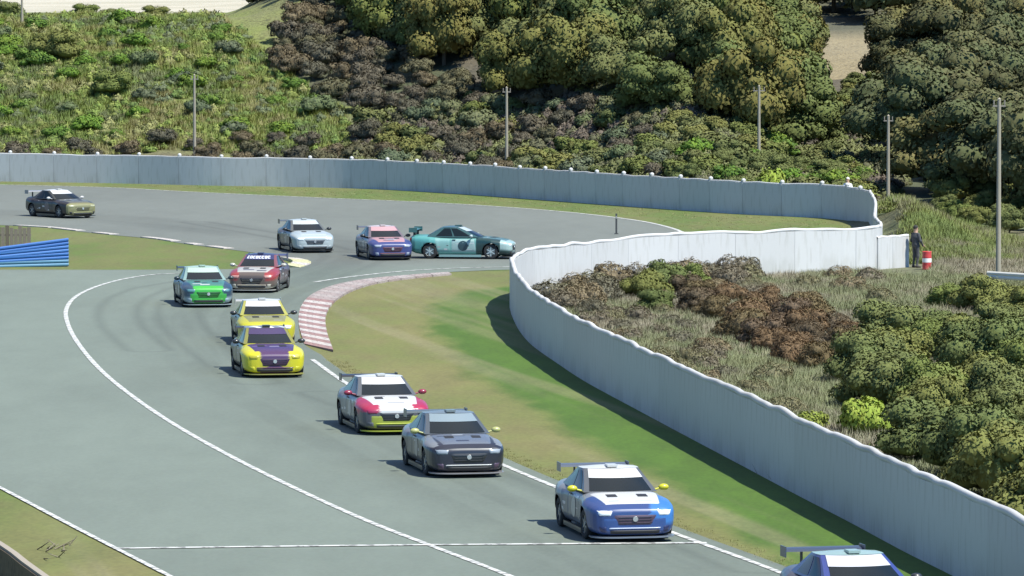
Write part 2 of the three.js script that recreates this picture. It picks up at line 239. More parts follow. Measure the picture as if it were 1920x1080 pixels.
function wall(label, pts, height, panelLen, mats, opt = {}) {
  const w = thing('barrier_wall', label, 'wall'), sub = 5, q = smoothPts(pts, panelLen / sub), np = Math.floor((q.length - 1) / sub);
  const H = q.map((_, i) => height + (opt.wave ?? 0.03) * 2 * (noise(i * 0.55 + (opt.seed ?? 1) * 31, 5) - 0.5) + (opt.wave ?? 0.03) * 1.5 * (noise(i * 0.17, opt.seed ?? 1) - 0.5));
  for (let p = 0; p < np; p++) {
    const end = p === np - 1 ? q.length : (p + 1) * sub + 1, sl = q.slice(p * sub, end), last = sl.length - 1;
    const gap = opt.gap ?? 0.006; const L = Math.hypot(sl[1][0] - sl[0][0], sl[1][1] - sl[0][1]); sl[0] = [lerp(sl[0][0], sl[1][0], gap / L), lerp(sl[0][1], sl[1][1], gap / L)]; sl[last] = [lerp(sl[last][0], sl[last - 1][0], gap / L), lerp(sl[last][1], sl[last - 1][1], gap / L)];
    part('panel', panelGeo(sl, H.slice(p * sub, end), opt.thick ?? 0.14), mats(p, sl[0], np), w);
    if (opt.posts) { const [x, d] = q[p * sub], y = H[p * sub]; const po = part('post', box(0.12, y + 0.12, 0.12, x, (y + 0.12) / 2 - 0.02, -(d + 0.16)), capWhite, w); const kn = new THREE.SphereGeometry(0.12, 10, 8); kn.scale(1, 0.95, 1); kn.translate(x, y + 0.13, -(d + 0.1)); part('post_cap', kn, capWhite, po); }
  }
  const cv = new THREE.CatmullRomCurve3(q.map(([x, d], i) => new THREE.Vector3(x, H[i] + 0.02 + (opt.lump ?? 0.02) * noise(i * 1.3, 8), -d)));
  const cg = new THREE.TubeGeometry(cv, q.length * 2, opt.cap ?? 0.09, 8, false); part('coping', cg, capWhite, w);
  return w;
}
wall('long barrier wall with white knobs along the far bend', farWallPts, 1.66, 3.0, (p) => wallPaint[(p * 7 + (p >> 2)) % 3], { posts: true, cap: 0.045, wave: 0.025, seed: 2, gap: 0.012 });
wall('sunlit white outer barrier wall above the dry bank', returnPts, 1.68, 3.2, (p) => wallPaint[(p * 2) % 3], { cap: 0.075, wave: 0.05, seed: 5, lump: 0.06 });
wall('shaded barrier wall with wavy white top beside the grass verge', nearPts, 1.68, 3.4, (p) => wallPaint[(p * 5 + (p >> 1)) % 3], { cap: 0.085, wave: 0.04, seed: 9, lump: 0.05, gap: 0.002 });
wall('short white wall stub ending beside the marshal', stubPts, 1.28, 1.2, (p) => wallPaint[p % 3], { cap: 0.07, wave: 0.02, seed: 12 });
{
  const earthDark = std(C(0.11, 0.085, 0.055), 0.95, { map: detailCol }), paleCap = std(C(0.3, 0.26, 0.21), 0.9, { map: dirtA });
  const w = thing('retaining_wall', 'dark brown retaining wall with pale top in the lower left corner', 'wall');
  const q = smoothPts([[-15.5, 122], [-12.2, 110.5], [-10, 101], [-8.6, 95.2], [-6, 84]], 1.4), H = q.map((_, i) => 0.85 + 0.08 * (noise(i * 0.6, 4) - 0.5));
  for (let p = 0; p + 2 < q.length; p += 2) part('panel', panelGeo(q.slice(p, p + 3), H.slice(p, p + 3), 0.2), earthDark, w);
  for (let p = 0; p + 2 < q.length; p += 2) part('coping_stone', panelGeo(q.slice(p, p + 3), H.slice(p, p + 3).map((h) => h + 0.05), 0.13, 0.048), paleCap, w);
}
console.log('walls done');

// ---------------------------------------------------------------- vegetation
function leafCloud(seed, lobes, n, size, tones, opt = {}) {
  const R = rngOf(seed), pos = [], col = [], nor = []; let tot = 0; const cum = lobes.map((l) => (tot += l[3] * l[3]));
  const v = new THREE.Vector3(), a = new THREE.Vector3(), b = new THREE.Vector3(), nn = new THREE.Vector3();
  let made = 0, guard = 0;
  while (made < n && guard++ < n * 12) {
    const pick = R() * tot, L = lobes[cum.findIndex((c) => c >= pick)];
    v.set(R() * 2 - 1, R() * 2 - 1, R() * 2 - 1); const l = v.length(); if (l > 1 || l < 0.05) continue; v.divideScalar(l);
    if (v.y < (opt.floor ?? -0.55)) continue;
    const bump = 0.86 + 0.28 * noise(v.x * 3.1 + L[0] * 5 + 20, v.y * 3.1 + v.z * 2.3 + 20);
    const rr = L[3] * bump * (0.84 + 0.2 * R());
    const px = L[0] + v.x * rr, py = L[1] + v.y * rr * (L[4] ?? 0.8), pz = L[2] + v.z * rr;
    if (py < 0.02) continue;
    let inside = false; for (const M of lobes) if (M !== L && Math.hypot(px - M[0], (py - M[1]) / (M[4] ?? 0.8), pz - M[2]) < M[3] * 0.6) { inside = true; break; }
    if (inside) continue;
    nn.set(v.x + (R() - 0.5) * 1.5, v.y + 0.25 + (R() - 0.5) * 1.5, v.z + (R() - 0.5) * 1.5).normalize(); if (nn.dot(v) < 0.15) nn.addScaledVector(v, 0.8).normalize();
    a.set(R() - 0.5, (R() - 0.5) * 0.6 - (opt.droop ?? 0), R() - 0.5).cross(nn).normalize(); b.crossVectors(nn, a);
    const s = size * (0.6 + 0.8 * R()), w = s * (opt.thin ?? 0.62);
    const P = (u, q, k) => [px + a.x * u * s + b.x * q * w + nn.x * k, py + a.y * u * s + b.y * q * w + nn.y * k, pz + a.z * u * s + b.z * q * w + nn.z * k];
    const A = P(-0.5, 0, 0), B = P(0, -0.5, 0.12 * s), Cc = P(0.5, 0, 0), Dd = P(0, 0.5, 0.12 * s);
    pos.push(...A, ...B, ...Cc, ...A, ...Cc, ...Dd);
    const t = tones[Math.floor(R() * tones.length)], u = tones[0], k = 0.44 + 0.12 * R(); for (let i = 0; i < 6; i++) col.push((t[0] + u[0]) * k, (t[1] + u[1]) * k, (t[2] + u[2]) * k);
    { const mx = nn.x * 0.28 + v.x * 0.8, my = nn.y * 0.28 + v.y * 0.8 + 0.12, mz = nn.z * 0.28 + v.z * 0.8, ml = Math.hypot(mx, my, mz); for (let i = 0; i < 6; i++) nor.push(mx / ml, my / ml, mz / ml); }
    made++;
  }
  if (opt.core !== 0) for (const L of lobes) { // leafy inner mass that closes the gaps between the outer leaves
    const ic = new THREE.IcosahedronGeometry(1, 2), q = ic.attributes.position, k = opt.core ?? 0.74, yk = L[4] ?? 0.8, u = tones[0], w = tones[1 % tones.length];
    for (let i = 0; i < q.count; i++) { const x = q.getX(i), y = q.getY(i), z = q.getZ(i), bump = 0.82 + 0.3 * noise(x * 3.1 + L[0] * 5 + 20, y * 3.1 + z * 2.3 + 20) + 0.12 * (noise(x * 9 + 40, y * 9 + z * 7 + 40) - 0.5), R0 = L[3] * k * bump; pos.push(L[0] + x * R0, Math.max(0.02, L[1] + y * R0 * yk), L[2] + z * R0); const m = noise(x * 6 + 9, z * 6 + y * 5 + 9); col.push(lerp(u[0], w[0], m), lerp(u[1], w[1], m), lerp(u[2], w[2], m)); const l = Math.hypot(x, y, z); nor.push(x / l, y / l, z / l); }
  }
  const g = new THREE.BufferGeometry(); g.setAttribute('position', new THREE.Float32BufferAttribute(pos, 3)); g.setAttribute('color', new THREE.Float32BufferAttribute(col, 3)); g.setAttribute('normal', new THREE.Float32BufferAttribute(nor, 3)); return g;
}
function crownLobes(seed, n, rad, height, base) { // lumpy dome of lobes; unit metres
  const R = rngOf(seed), out = [[0, base + height * 0.45, 0, rad * 0.72, 0.85]];
  for (let i = 0; i < n; i++) { const a = (i / n) * 6.283 * 2.4 + R(), e = R(), rr = rad * (0.25 + 0.6 * Math.sqrt(1 - e * 0.8)); out.push([Math.cos(a) * rr * 0.85, base + height * (0.22 + 0.66 * e), Math.sin(a) * rr * 0.85, rad * (0.24 + 0.2 * R()), 0.8]); }
  return out;
}
function trunkGeo(seed, h, r, spread) {
  const R = rngOf(seed), gs = [tube([0, -0.4, 0], [0.1 * r, h * 0.55, 0], r, r * 0.7, 8)];
  for (let i = 0; i < 5; i++) { const a = i * 1.26 + R(), y = h * (0.35 + 0.2 * R()); gs.push(tube([0, y, 0], [Math.cos(a) * spread * 0.6, y + h * 0.45, Math.sin(a) * spread * 0.6], r * 0.5, r * 0.15, 6)); }
  return mergeGeometries(gs);
}
const bark = std(C(0.1, 0.085, 0.065), 0.95);
const leafMat = (m = [1, 1, 1]) => new THREE.MeshPhysicalMaterial({ color: C(...m), roughness: 1, specularIntensity: 0.25, vertexColors: true, side: THREE.DoubleSide });
const olive = [[0.118, 0.13, 0.048], [0.135, 0.14, 0.054], [0.1, 0.112, 0.044], [0.15, 0.145, 0.062]];
const dark = [[0.095, 0.1, 0.045], [0.11, 0.108, 0.05], [0.125, 0.11, 0.058], [0.08, 0.082, 0.042]];
const bright = [[0.09, 0.15, 0.03], [0.12, 0.18, 0.03], [0.15, 0.19, 0.045], [0.08, 0.13, 0.045]];
const grey = [[0.1, 0.12, 0.07], [0.13, 0.14, 0.09], [0.085, 0.1, 0.055]];
const brown = [[0.12, 0.105, 0.078], [0.135, 0.12, 0.088], [0.1, 0.09, 0.066], [0.145, 0.13, 0.096]];
const rust = [[0.15, 0.108, 0.072], [0.135, 0.1, 0.07], [0.165, 0.122, 0.085], [0.12, 0.094, 0.07]];
const lime = [[0.2, 0.24, 0.05], [0.17, 0.22, 0.05], [0.24, 0.25, 0.07]];
const deep = [[0.12, 0.14, 0.05], [0.14, 0.155, 0.055], [0.15, 0.16, 0.062], [0.105, 0.12, 0.048]];
const trunks = [0, 1, 2].map((i) => trunkGeo(50 + i, 3.6, 0.17, 2.2));
const crowns = { olive: [], dark: [] };
for (let i = 0; i < 4; i++) crowns.olive.push(leafCloud(100 + i, crownLobes(i + 7, 16, 2.9, 4.2, 0.3), 5000, 0.24, olive, { floor: -0.75 }));
for (let i = 0; i < 4; i++) crowns.dark.push(leafCloud(200 + i, crownLobes(i + 31, 16, 2.8, 5.4, 0.1), 4400, 0.25, dark, { floor: -0.75 }));
crowns.distant = [0, 1].map((i) => leafCloud(230 + i, crownLobes(i + 61, 16, 2.8, 5.4, 0.1), 1800, 0.42, dark, { floor: -0.75 }));
const oliveMats = [[1, 1, 1], [0.85, 0.95, 0.85], [1.1, 1.02, 0.85], [1.08, 1.12, 0.85], [1.12, 0.96, 0.8]].map(leafMat), darkMats = [[1, 1, 1], [0.85, 0.95, 0.95], [1.25, 1.15, 1], [0.8, 0.8, 0.8]].map(leafMat);
function makeTree(kind, i, mat, label, group, pos, turn, sc) { const t = thing(kind === 'olive' ? 'rounded_tree' : 'dark_tree', label, 'tree', pos, turn, group); part('trunk', trunks[i % 3], bark, t); part('crown', crowns[kind][i % crowns[kind].length], mat, t); t.scale.set(...sc); return t; }
function scatter(seed, poly, n, minD, fn, dens, opt) {
  const R = rngOf(seed), xs = poly.map((p) => p[0]), ds = poly.map((p) => p[1]), x0 = Math.min(...xs), x1 = Math.max(...xs), d0 = Math.min(...ds), d1 = Math.max(...ds), out = [];
  for (let k = 0; k < n * 60 && out.length < n; k++) { const x = lerp(x0, x1, R()), d = lerp(d0, d1, R()); if (!inPoly(x, d, poly)) continue; if (opt && opt(x, d)) continue; if (minD && out.some(([a, b]) => Math.hypot(a - x, (b - d) * 0.8) < minD)) continue; if (dens && R() > dens(x, d)) continue; out.push([x, d]); fn(x, d, R, out.length - 1); }
  return out;
}
// dense wood on the hillside
const zWood = [[-1.5, 331], [4, 322], [9, 313], [14, 308], [19, 316], [24, 336], [25.5, 380], [25, 432], [14, 428], [13, 384], [-10, 384], [-10.5, 372], [-8, 352]];
scatter(1, zWood, 122, 2.0, (x, d, R, i) => { const s = 0.85 + 0.4 * R(); const q = Math.floor(R() * 5), row = d < 335 ? 'at the lower edge of' : d < 362 ? 'in the middle of' : 'high up in'; makeTree('olive', i, oliveMats[q], ['olive green', 'cool green', 'tan olive', 'pale yellowish', 'rust tinted'][q] + ' rounded tree ' + row + ' the central wood' + (x > 12 ? ' towards the path' : x < 2 ? ' towards the thickets' : ''), 'trees of the middle hillside wood', [x, hgt(x, d) - 0.3, -d], R() * 6.28, [s, s * (0.9 + 0.25 * R()), s]); }, null, inGap);
const zRight = [[21, 294], [23, 277], [26, 265], [34, 252], [44, 252], [44, 330], [44, 400], [29.5, 400], [27, 372], [25.5, 335], [22, 310]];
scatter(2, zRight, 96, 2.5, (x, d, R, i) => { const s = 0.8 + 0.45 * R(); const q = Math.floor(R() * 4), row = d < 280 ? 'in front of' : d < 330 ? 'in the middle of' : 'at the back of'; makeTree('dark', i, darkMats[q], ['dark green', 'bluish dark green', 'brownish green', 'very dark'][q] + ' tree ' + row + ' the right grove' + (x > 33 ? ' near the edge' : ''), 'trees of the right hand grove', [x, hgt(x, d) - 0.3, -d], R() * 6.28, [s, s * (0.8 + 0.25 * R()), s]); }, null, inGap);
const zFar = [[16, 492], [60, 492], [75, 640], [10, 640]];
scatter(3, zFar, 110, 4, (x, d, R, i) => { const s = 1.15 + 0.7 * R(); makeTree('distant', i, darkMats[(i * 3) % 4], 'distant dark tree on the hill at the upper right', 'trees on the distant hill', [x, hgt(x, d) - 0.3, -d], R() * 6.28, [s, s * 0.8, s]); });

// shrubs
const shrubGeo = {}, mkShrub = (key, seed, tones, n, size, o = {}) => { shrubGeo[key] = [0, 1, 2].map((i) => leafCloud(seed + i, crownLobes(seed + i * 3, o.lobes ?? 7, 1, o.h ?? 1.1, 0.05).map((l) => [l[0], l[1] * 0.9, l[2], l[3], l[4]]), n, size, tones, { floor: -0.3, ...o })); };
mkShrub('bright', 300, bright, 900, 0.15); mkShrub('grey', 320, grey, 900, 0.13); mkShrub('brown', 340, brown, 1500, 0.17, { thin: 0.22, h: 1.2, core: 0.62 }); mkShrub('rust', 360, rust, 2600, 0.13, { thin: 0.2, h: 1.1, core: 0.62 });
mkShrub('deep', 380, deep, 4600, 0.08, { lobes: 11, h: 1.3 }); mkShrub('lime', 400, lime, 1300, 0.15); mkShrub('oliveS', 420, olive, 1500, 0.17); mkShrub('dry', 440, [[0.19, 0.165, 0.12], [0.15, 0.13, 0.1], [0.22, 0.2, 0.15]], 1300, 0.15, { thin: 0.16, h: 0.9, core: 0.45 });
const stemGeo = mergeGeometries([0, 1, 2, 3, 4].map((i) => tube([0, -0.15, 0], [Math.cos(i * 1.3) * 0.4, 0.75, Math.sin(i * 1.3) * 0.4], 0.035, 0.012, 5)));
const shrubMats = [[1, 1, 1], [0.86, 0.92, 0.9], [1.18, 1.1, 0.95], [1.05, 1.12, 0.9]].map(leafMat);
function shrub(name, key, i, label, group, x, d, s, sy, R, cat = 'shrub') { const t = thing(name, label, cat, [x, hgt(x, d) - 0.05, -d], R() * 6.28, group); part('stem', stemGeo, bark, t); part('foliage', shrubGeo[key][i % 3], shrubMats[Math.floor(R() * 4)], t); t.scale.set(s, sy, s); return t; }
const zLeft = [[-50, 372], [-48, 334], [-21, 333], [-10.8, 327], [-11, 337], [-16.5, 352], [-20, 366], [-28, 374]];
scatter(11, zLeft, 66, 1.6, (x, d, R, i) => { const s = 0.6 + 0.7 * R(); shrub('green_shrub', 'bright', i, (s < 0.8 ? 'small' : s < 1.05 ? 'middling' : 'large') + ' bright green shrub ' + (d > 355 ? 'near the crest of' : d > 343 ? 'halfway up' : 'low on') + ' the left hillside' + (x < -30 ? ' near the edge' : x > -20 ? ' near the thickets' : ''), 'bright shrubs of the left hillside', x, d, s, s * 0.8, R); });
scatter(12, zLeft, 26, 2.2, (x, d, R, i) => { const s = 0.6 + 0.8 * R(); shrub('grey_shrub', 'grey', i, (s < 0.9 ? 'small' : 'large') + ' dull grey green shrub ' + (d > 355 ? 'near the crest of' : d > 343 ? 'halfway up' : 'low on') + ' the left hillside', 'grey shrubs of the left hillside', x, d, s, s * 0.85, R); });
for (const [x, d, s, l] of [[-31.5, 359, 1.9, 'large dark grey green shrub high on the left hillside'], [-26.5, 347, 1.5, 'large dark shrub low down on the left hillside']]) shrub('large_shrub', 'deep', 1, l, null, x, d, s, s * 0.85, rngOf(5 + x));
const zLowBrown = [[-50, 326], [-50, 333.5], [-32, 333], [-14, 329.5], [-10, 324], [-13, 317.5], [-31, 325]];
scatter(31, [[19.5, 318], [24, 330], [27, 372], [25, 378], [21, 345], [18.6, 322]], 34, 1.3, (x, d, R, i) => { const s = 0.7 + 0.5 * R(); shrub('olive_shrub', 'oliveS', i, (s < 0.95 ? 'small' : 'big') + ' olive shrub in the gap below the pale path', 'shrubs of the gap below the path', x, d, s, s * 0.8, R); });
scatter(13, zLowBrown, 46, 1.5, (x, d, R, i) => { const s = 0.7 + 0.5 * R(); shrub('brown_thicket', 'brown', i, 'leafless grey brown thicket just behind the left part of the far wall', 'brown thickets behind the far wall', x, d, s, s * 0.8, R, 'thicket'); });
scatter(14, zBand, 90, 1.7, (x, d, R, i) => { const s = 0.9 + 0.7 * R(); shrub('brown_thicket', 'brown', i, (s < 1.15 ? 'small' : 'tall') + ' leafless brown thicket ' + (d > 370 ? 'at the top of' : d > 350 ? 'in the middle of' : 'at the lower end of') + ' the dark band down the hillside', 'thickets of the brown hillside band', x, d, s, s * 0.9, R, 'thicket'); });
const zMidLow = [[-11, 323], [-9, 332], [-2, 332], [4, 322], [9, 312], [8.5, 294], [0, 305], [-8, 314]];
scatter(15, zMidLow, 75, 1.4, (x, d, R, i) => { const s = 0.8 + 0.6 * R(), k = R(); const key = k < 0.28 ? 'brown' : k < 0.6 ? 'grey' : 'oliveS'; shrub(key === 'brown' ? 'brown_thicket' : key === 'grey' ? 'grey_shrub' : 'olive_shrub', key, i, { brown: 'brown thicket below the wood, behind the middle of the far wall', grey: 'grey green shrub below the wood, behind the middle of the far wall', oliveS: 'olive shrub below the wood, behind the middle of the far wall' }[key], 'scrub below the wood', x, d, s, s * 0.85, R); });
const zMidLow2 = [[9, 310], [15, 309], [19, 314], [20.5, 292], [18.5, 273], [12, 281], [9, 290]];
scatter(16, zMidLow2, 62, 1.3, (x, d, R, i) => { const s = 0.8 + 0.6 * R(), k = R(); const key = k < 0.55 ? 'oliveS' : k < 0.8 ? 'deep' : 'bright'; shrub({ oliveS: 'olive_shrub', deep: 'dark_shrub', bright: 'green_shrub' }[key], key, i, { oliveS: 'olive shrub behind the right end of the far wall', deep: 'dark green shrub behind the right end of the far wall', bright: 'fresh green shrub behind the right end of the far wall' }[key], 'scrub behind the right end of the far wall', x, d, s, s * 0.8, R); });
const zMound = [[21, 272], [22.5, 262], [24, 240], [27, 222], [34, 235], [40, 256], [34, 268], [25, 276]];
scatter(17, zMound, 52, 1.5, (x, d, R, i) => { const s = 0.7 + 0.6 * R(); shrub('dark_shrub', 'deep', i, (s < 0.9 ? 'small' : 'big') + ' dark green shrub at the foot of the right hand grove' + (x > 29 ? ' near the picture edge' : ''), 'shrubs at the foot of the grove', x, d, s, s * 0.85, R); });
scatter(32, [[20.8, 277], [26, 268], [36, 255], [42, 255], [42, 282], [22, 302]], 48, 1.4, (x, d, R, i) => { const s = 0.8 + 0.6 * R(); shrub('dark_shrub', 'deep', i, (s < 1.1 ? 'small' : 'big') + ' dark shrub under the trees of the right grove' + (x > 31 ? ' near the picture edge' : ''), 'undershrubs of the right grove', x, d, s, s * 0.9, R); });
// bank on the right, outside the near wall
const zRust = [[6.3, 199], [9, 194], [11.2, 181], [11, 163], [8.8, 157], [6.6, 172]];
scatter(18, zRust, 30, 1.2, (x, d, R, i) => { const s = 0.7 + 0.35 * R(); shrub('rusty_bush', 'rust', i, (s < 0.87 ? 'small' : 'large') + ' rust brown dried bush on the bank' + (d > 182 ? ', nearer the sunlit wall' : d < 168 ? ', nearer the near wall' : ''), 'dried brown bushes on the bank', x, d, s, s * 0.95, R, 'bush'); });
for (const [x, d, s] of [[5.0, 196, 1.0], [5.9, 199, 1.15], [6.9, 202, 0.95], [5.2, 188, 0.8]]) shrub('green_shrub', 'deep', Math.round(x * 3), 'dark green shrub at the left edge of the dried brown bushes', 'green shrubs at the edge of the dried bushes', x, d, s, s * 0.9, rngOf(x * 100));
const zBig = [[9.4, 152], [10.8, 166], [13.5, 172], [20, 176], [19, 150], [16, 122], [13, 104], [11.8, 104], [10.8, 112], [10.3, 122], [10.3, 132], [10.5, 142]];
scatter(19, zBig, 44, 1.35, (x, d, R, i) => { const s = 0.95 + 0.55 * R(); shrub('green_bush', 'deep', i, (s < 1.2 ? 'leafy green bush' : 'very large leafy green bush') + (d < 125 ? ' right behind the near wall at the picture edge' : d < 150 ? ' behind the near wall below the lime bush' : ' on the bank above the lime bush'), 'large green bushes behind the near wall', x, d, s, s * (0.85 + 0.2 * R()), R, 'bush'); });
for (const [x, d, s, l] of [[9.2, 135.5, 0.85, 'yellow green bush standing out before the large green bushes'], [7.9, 136.5, 0.5, 'small lime bush close to the white top of the near wall']]) shrub('lime_bush', 'lime', 1, l, null, x, d, s, s * 1.1, rngOf(x * 77), 'bush');
for (const [x, d, s, i] of [[17.2, 188, 1.3, 0], [18.4, 184, 1.2, 1], [19.6, 180, 1.4, 2], [16, 190, 0.9, 1]]) shrub('dark_shrub', 'deep', i, 'dark round shrub beside the tall right hand pole', 'dark shrubs beside the tall pole', x, d, s, s * 0.85, rngOf(x * 55));
const zDry = [[1.2, 193], [2.5, 201], [7, 207], [12.5, 212.5], [14.5, 214], [16.5, 205], [12, 186], [9.5, 196], [6, 199], [6, 170], [8, 153], [9, 148], [7.6, 140], [5.4, 152], [3, 170]];
scatter(20, zDry, 60, 1.1, (x, d, R, i) => { const s = 0.4 + 0.35 * R(); shrub('dry_shrub', 'dry', i, 'pale dry twiggy shrub on the bank below the sunlit wall', 'dry shrubs on the bank', x, d, s, s * 0.9, R); }, (x, d) => x < 8 ? 1 : 0.35);

scatter(30, [[1.2, 192], [1.8, 197.5], [3.2, 202.5], [6, 206.8], [10, 210.5], [10, 205], [5, 199], [3, 190], [2, 184]], 30, 0.9, (x, d, R, i) => { const s = 0.6 + 0.45 * R(); shrub('dry_shrub', 'dry', i, (s < 0.8 ? 'small' : 'tall') + ' grey brown dry shrub right in front of the sunlit white wall', 'dry shrubs against the sunlit wall', x, d, s, s * 1.05, R); });

// uncountable grass and herbs
function tuftGeo(seed, n, h, sp, lean) { const R = rngOf(seed), pos = []; for (let i = 0; i < n; i++) { const a = R() * 6.28, r = sp * Math.sqrt(R()), x = Math.cos(a) * r, z = Math.sin(a) * r, b = R() * 6.28, hh = h * (0.5 + 0.6 * R()), w = 0.011 * (1 + h), lx = Math.cos(b) * lean * hh, lz = Math.sin(b) * lean * hh, px = -Math.sin(b) * w, pz = Math.cos(b) * w; pos.push(x - px, 0, z - pz, x + px, 0, z + pz, x + lx, hh, z + lz); } const g = new THREE.BufferGeometry(); g.setAttribute('position', new THREE.Float32BufferAttribute(pos, 3)); g.setAttribute('normal', new THREE.Float32BufferAttribute(pos.map((_, i) => (i % 3 === 1 ? 1 : 0)), 3)); return g; }
function cover(name, seed, poly, n, geo, tones, sMin, sMax, label, cat, dens) {
  const pts = scatter(seed, poly, n, 0, () => {}, dens), R = rngOf(seed + 1), im = new THREE.InstancedMesh(geo, new THREE.MeshStandardMaterial({ roughness: 0.9, side: THREE.DoubleSide }), pts.length), M = new THREE.Matrix4(), q = new THREE.Quaternion(), up = new THREE.Vector3(0, 1, 0), c = new THREE.Color();
  pts.forEach(([x, d], i) => { const s = lerp(sMin, sMax, R()); M.compose(new THREE.Vector3(x, hgt(x, d) - 0.03, -d), q.setFromAxisAngle(up, R() * 6.28), new THREE.Vector3(s, s * (0.7 + 0.6 * R()), s)); im.setMatrixAt(i, M); const pick = clamp(fbm(x * 0.3 + seed, d * 0.2, 3) * 1.9 - 0.45 + (R() - 0.5) * 0.5, 0, 0.999), t = tones[Math.floor(pick * tones.length)], k = 0.8 + 0.4 * R(); im.setColorAt(i, c.setRGB(t[0] * k, t[1] * k, t[2] * k)); });
  im.name = name; im.castShadow = im.receiveShadow = true; scene.add(im); tag(im, label, cat, null, 'stuff');
}
const tuftA = tuftGeo(1, 50, 0.32, 0.3, 0.5), tuftB = tuftGeo(2, 80, 0.34, 0.45, 0.7), tuftC = tuftGeo(3, 16, 0.13, 0.22, 0.5);
const herbGeo = leafCloud(77, [[0, 0.1, 0, 0.34, 0.8], [0.25, 0.08, 0.1, 0.2, 0.8]], 60, 0.14, [[1, 1, 1]], { floor: 0, core: 0.8 }); herbGeo.deleteAttribute('color');
const hillPoly = [[-52, 400], [-50, 330], [-21, 329], [-10, 325], [-11, 339], [-16, 353], [-20, 368], [-24, 400]];
cover('hillside_herbs', 21, hillPoly, 2600, herbGeo, [[0.1, 0.12, 0.06], [0.1, 0.15, 0.035], [0.13, 0.18, 0.035], [0.17, 0.2, 0.045], [0.19, 0.19, 0.07]], 0.6, 1.3, 'low green herbs covering the left hillside', 'undergrowth');
cover('hillside_grass', 27, hillPoly, 15000, tuftA, [[0.13, 0.15, 0.07], [0.12, 0.17, 0.04], [0.15, 0.2, 0.045], [0.19, 0.21, 0.055], [0.2, 0.19, 0.08]], 0.8, 1.5, 'yellow green grass between the shrubs of the left hillside', 'grass');
cover('bank_grass', 22, [[1.0, 192], [2.6, 201.5], [5.4, 207], [9.8, 211.5], [14.6, 214.8], [16.8, 209], [19, 232], [25, 232], [24, 190], [18, 160], [12, 110], [9.8, 101], [8.6, 108], [6.3, 125], [4.2, 142.5], [2.2, 159], [1.0, 172]], 14000, tuftB, [[0.22, 0.2, 0.145], [0.2, 0.18, 0.125], [0.175, 0.175, 0.105], [0.15, 0.172, 0.085], [0.175, 0.185, 0.095]], 0.5, 1.0, 'tall dry grass on the bank outside the near wall', 'grass', (x, d) => 1);
cover('mound_grass', 23, [[17.6, 268], [22, 266], [24, 240], [23, 222], [16.9, 222], [17.6, 236], [18.6, 250]], 2600, tuftA, [[0.12, 0.16, 0.045], [0.15, 0.18, 0.05], [0.16, 0.16, 0.08]], 0.6, 1.2, 'green grass on the mound outside the wall bend', 'grass');
cover('wood_floor', 24, [[-12, 322], [-9, 334], [4, 325], [14, 312], [24, 330], [22, 290], [18.4, 271], [9, 288], [0, 306]], 3500, herbGeo, [[0.1, 0.08, 0.06], [0.09, 0.09, 0.045], [0.11, 0.12, 0.04], [0.13, 0.14, 0.05]], 0.7, 1.5, 'low scrub between the far wall and the wood', 'undergrowth');
cover('verge_grass', 25, [[-24, 314.2], [-13.5, 308], [-8.4, 304.6], [-3.6, 297.8], [1, 289.4], [6.6, 278.7], [12, 269.7], [15.6, 265.4], [17, 256], [15.5, 232], [14.6, 219], [9, 216], [9.2, 250], [7.3, 264.5], [4.2, 273.6], [0.4, 281.5], [-4, 288], [-10.2, 294.4], [-18, 303.2]], 2600, tuftC, [[0.2, 0.2, 0.085], [0.17, 0.2, 0.065], [0.22, 0.21, 0.1]], 0.4, 0.8, 'short grass below the far wall', 'grass');
cover('verge_edge_grass', 28, [...smoothPts(edgeR, 4).map(([x, d]) => [x - 0.06, d]), ...smoothPts(edgeR, 4).reverse().map(([x, d]) => [x + 0.5, d])], 2600, tuftC, [[0.15, 0.145, 0.055], [0.13, 0.135, 0.045], [0.17, 0.155, 0.075]], 0.25, 0.6, 'ragged dry grass along the track edge', 'grass');
console.log('plants done');

// ---------------------------------------------------------------- racing cars
// local axes: z forward, x to the driver's left, y up; front at z = 2.22
const Z = [-2.27, -2.24, -2.15, -2.0, -1.7, -1.35, -0.9, -0.3, 0.3, 0.75, 1.0, 1.35, 1.7, 1.9, 2.02, 2.12, 2.19, 2.225];
const prof = {
  w: [0.5, 0.68, 0.8, 0.87, 0.92, 0.955, 0.905, 0.885, 0.885, 0.895, 0.915, 0.955, 0.935, 0.905, 0.87, 0.81, 0.69, 0.5],
  t: [0.84, 0.93, 0.985, 1.0, 1.0, 0.99, 0.975, 0.965, 0.96, 0.955, 0.93, 0.895, 0.845, 0.805, 0.775, 0.735, 0.69, 0.62],
  b: [0.42, 0.34, 0.28, 0.22, 0.17, 0.15, 0.14, 0.14, 0.14, 0.14, 0.14, 0.14, 0.14, 0.14, 0.14, 0.15, 0.17, 0.22],
};
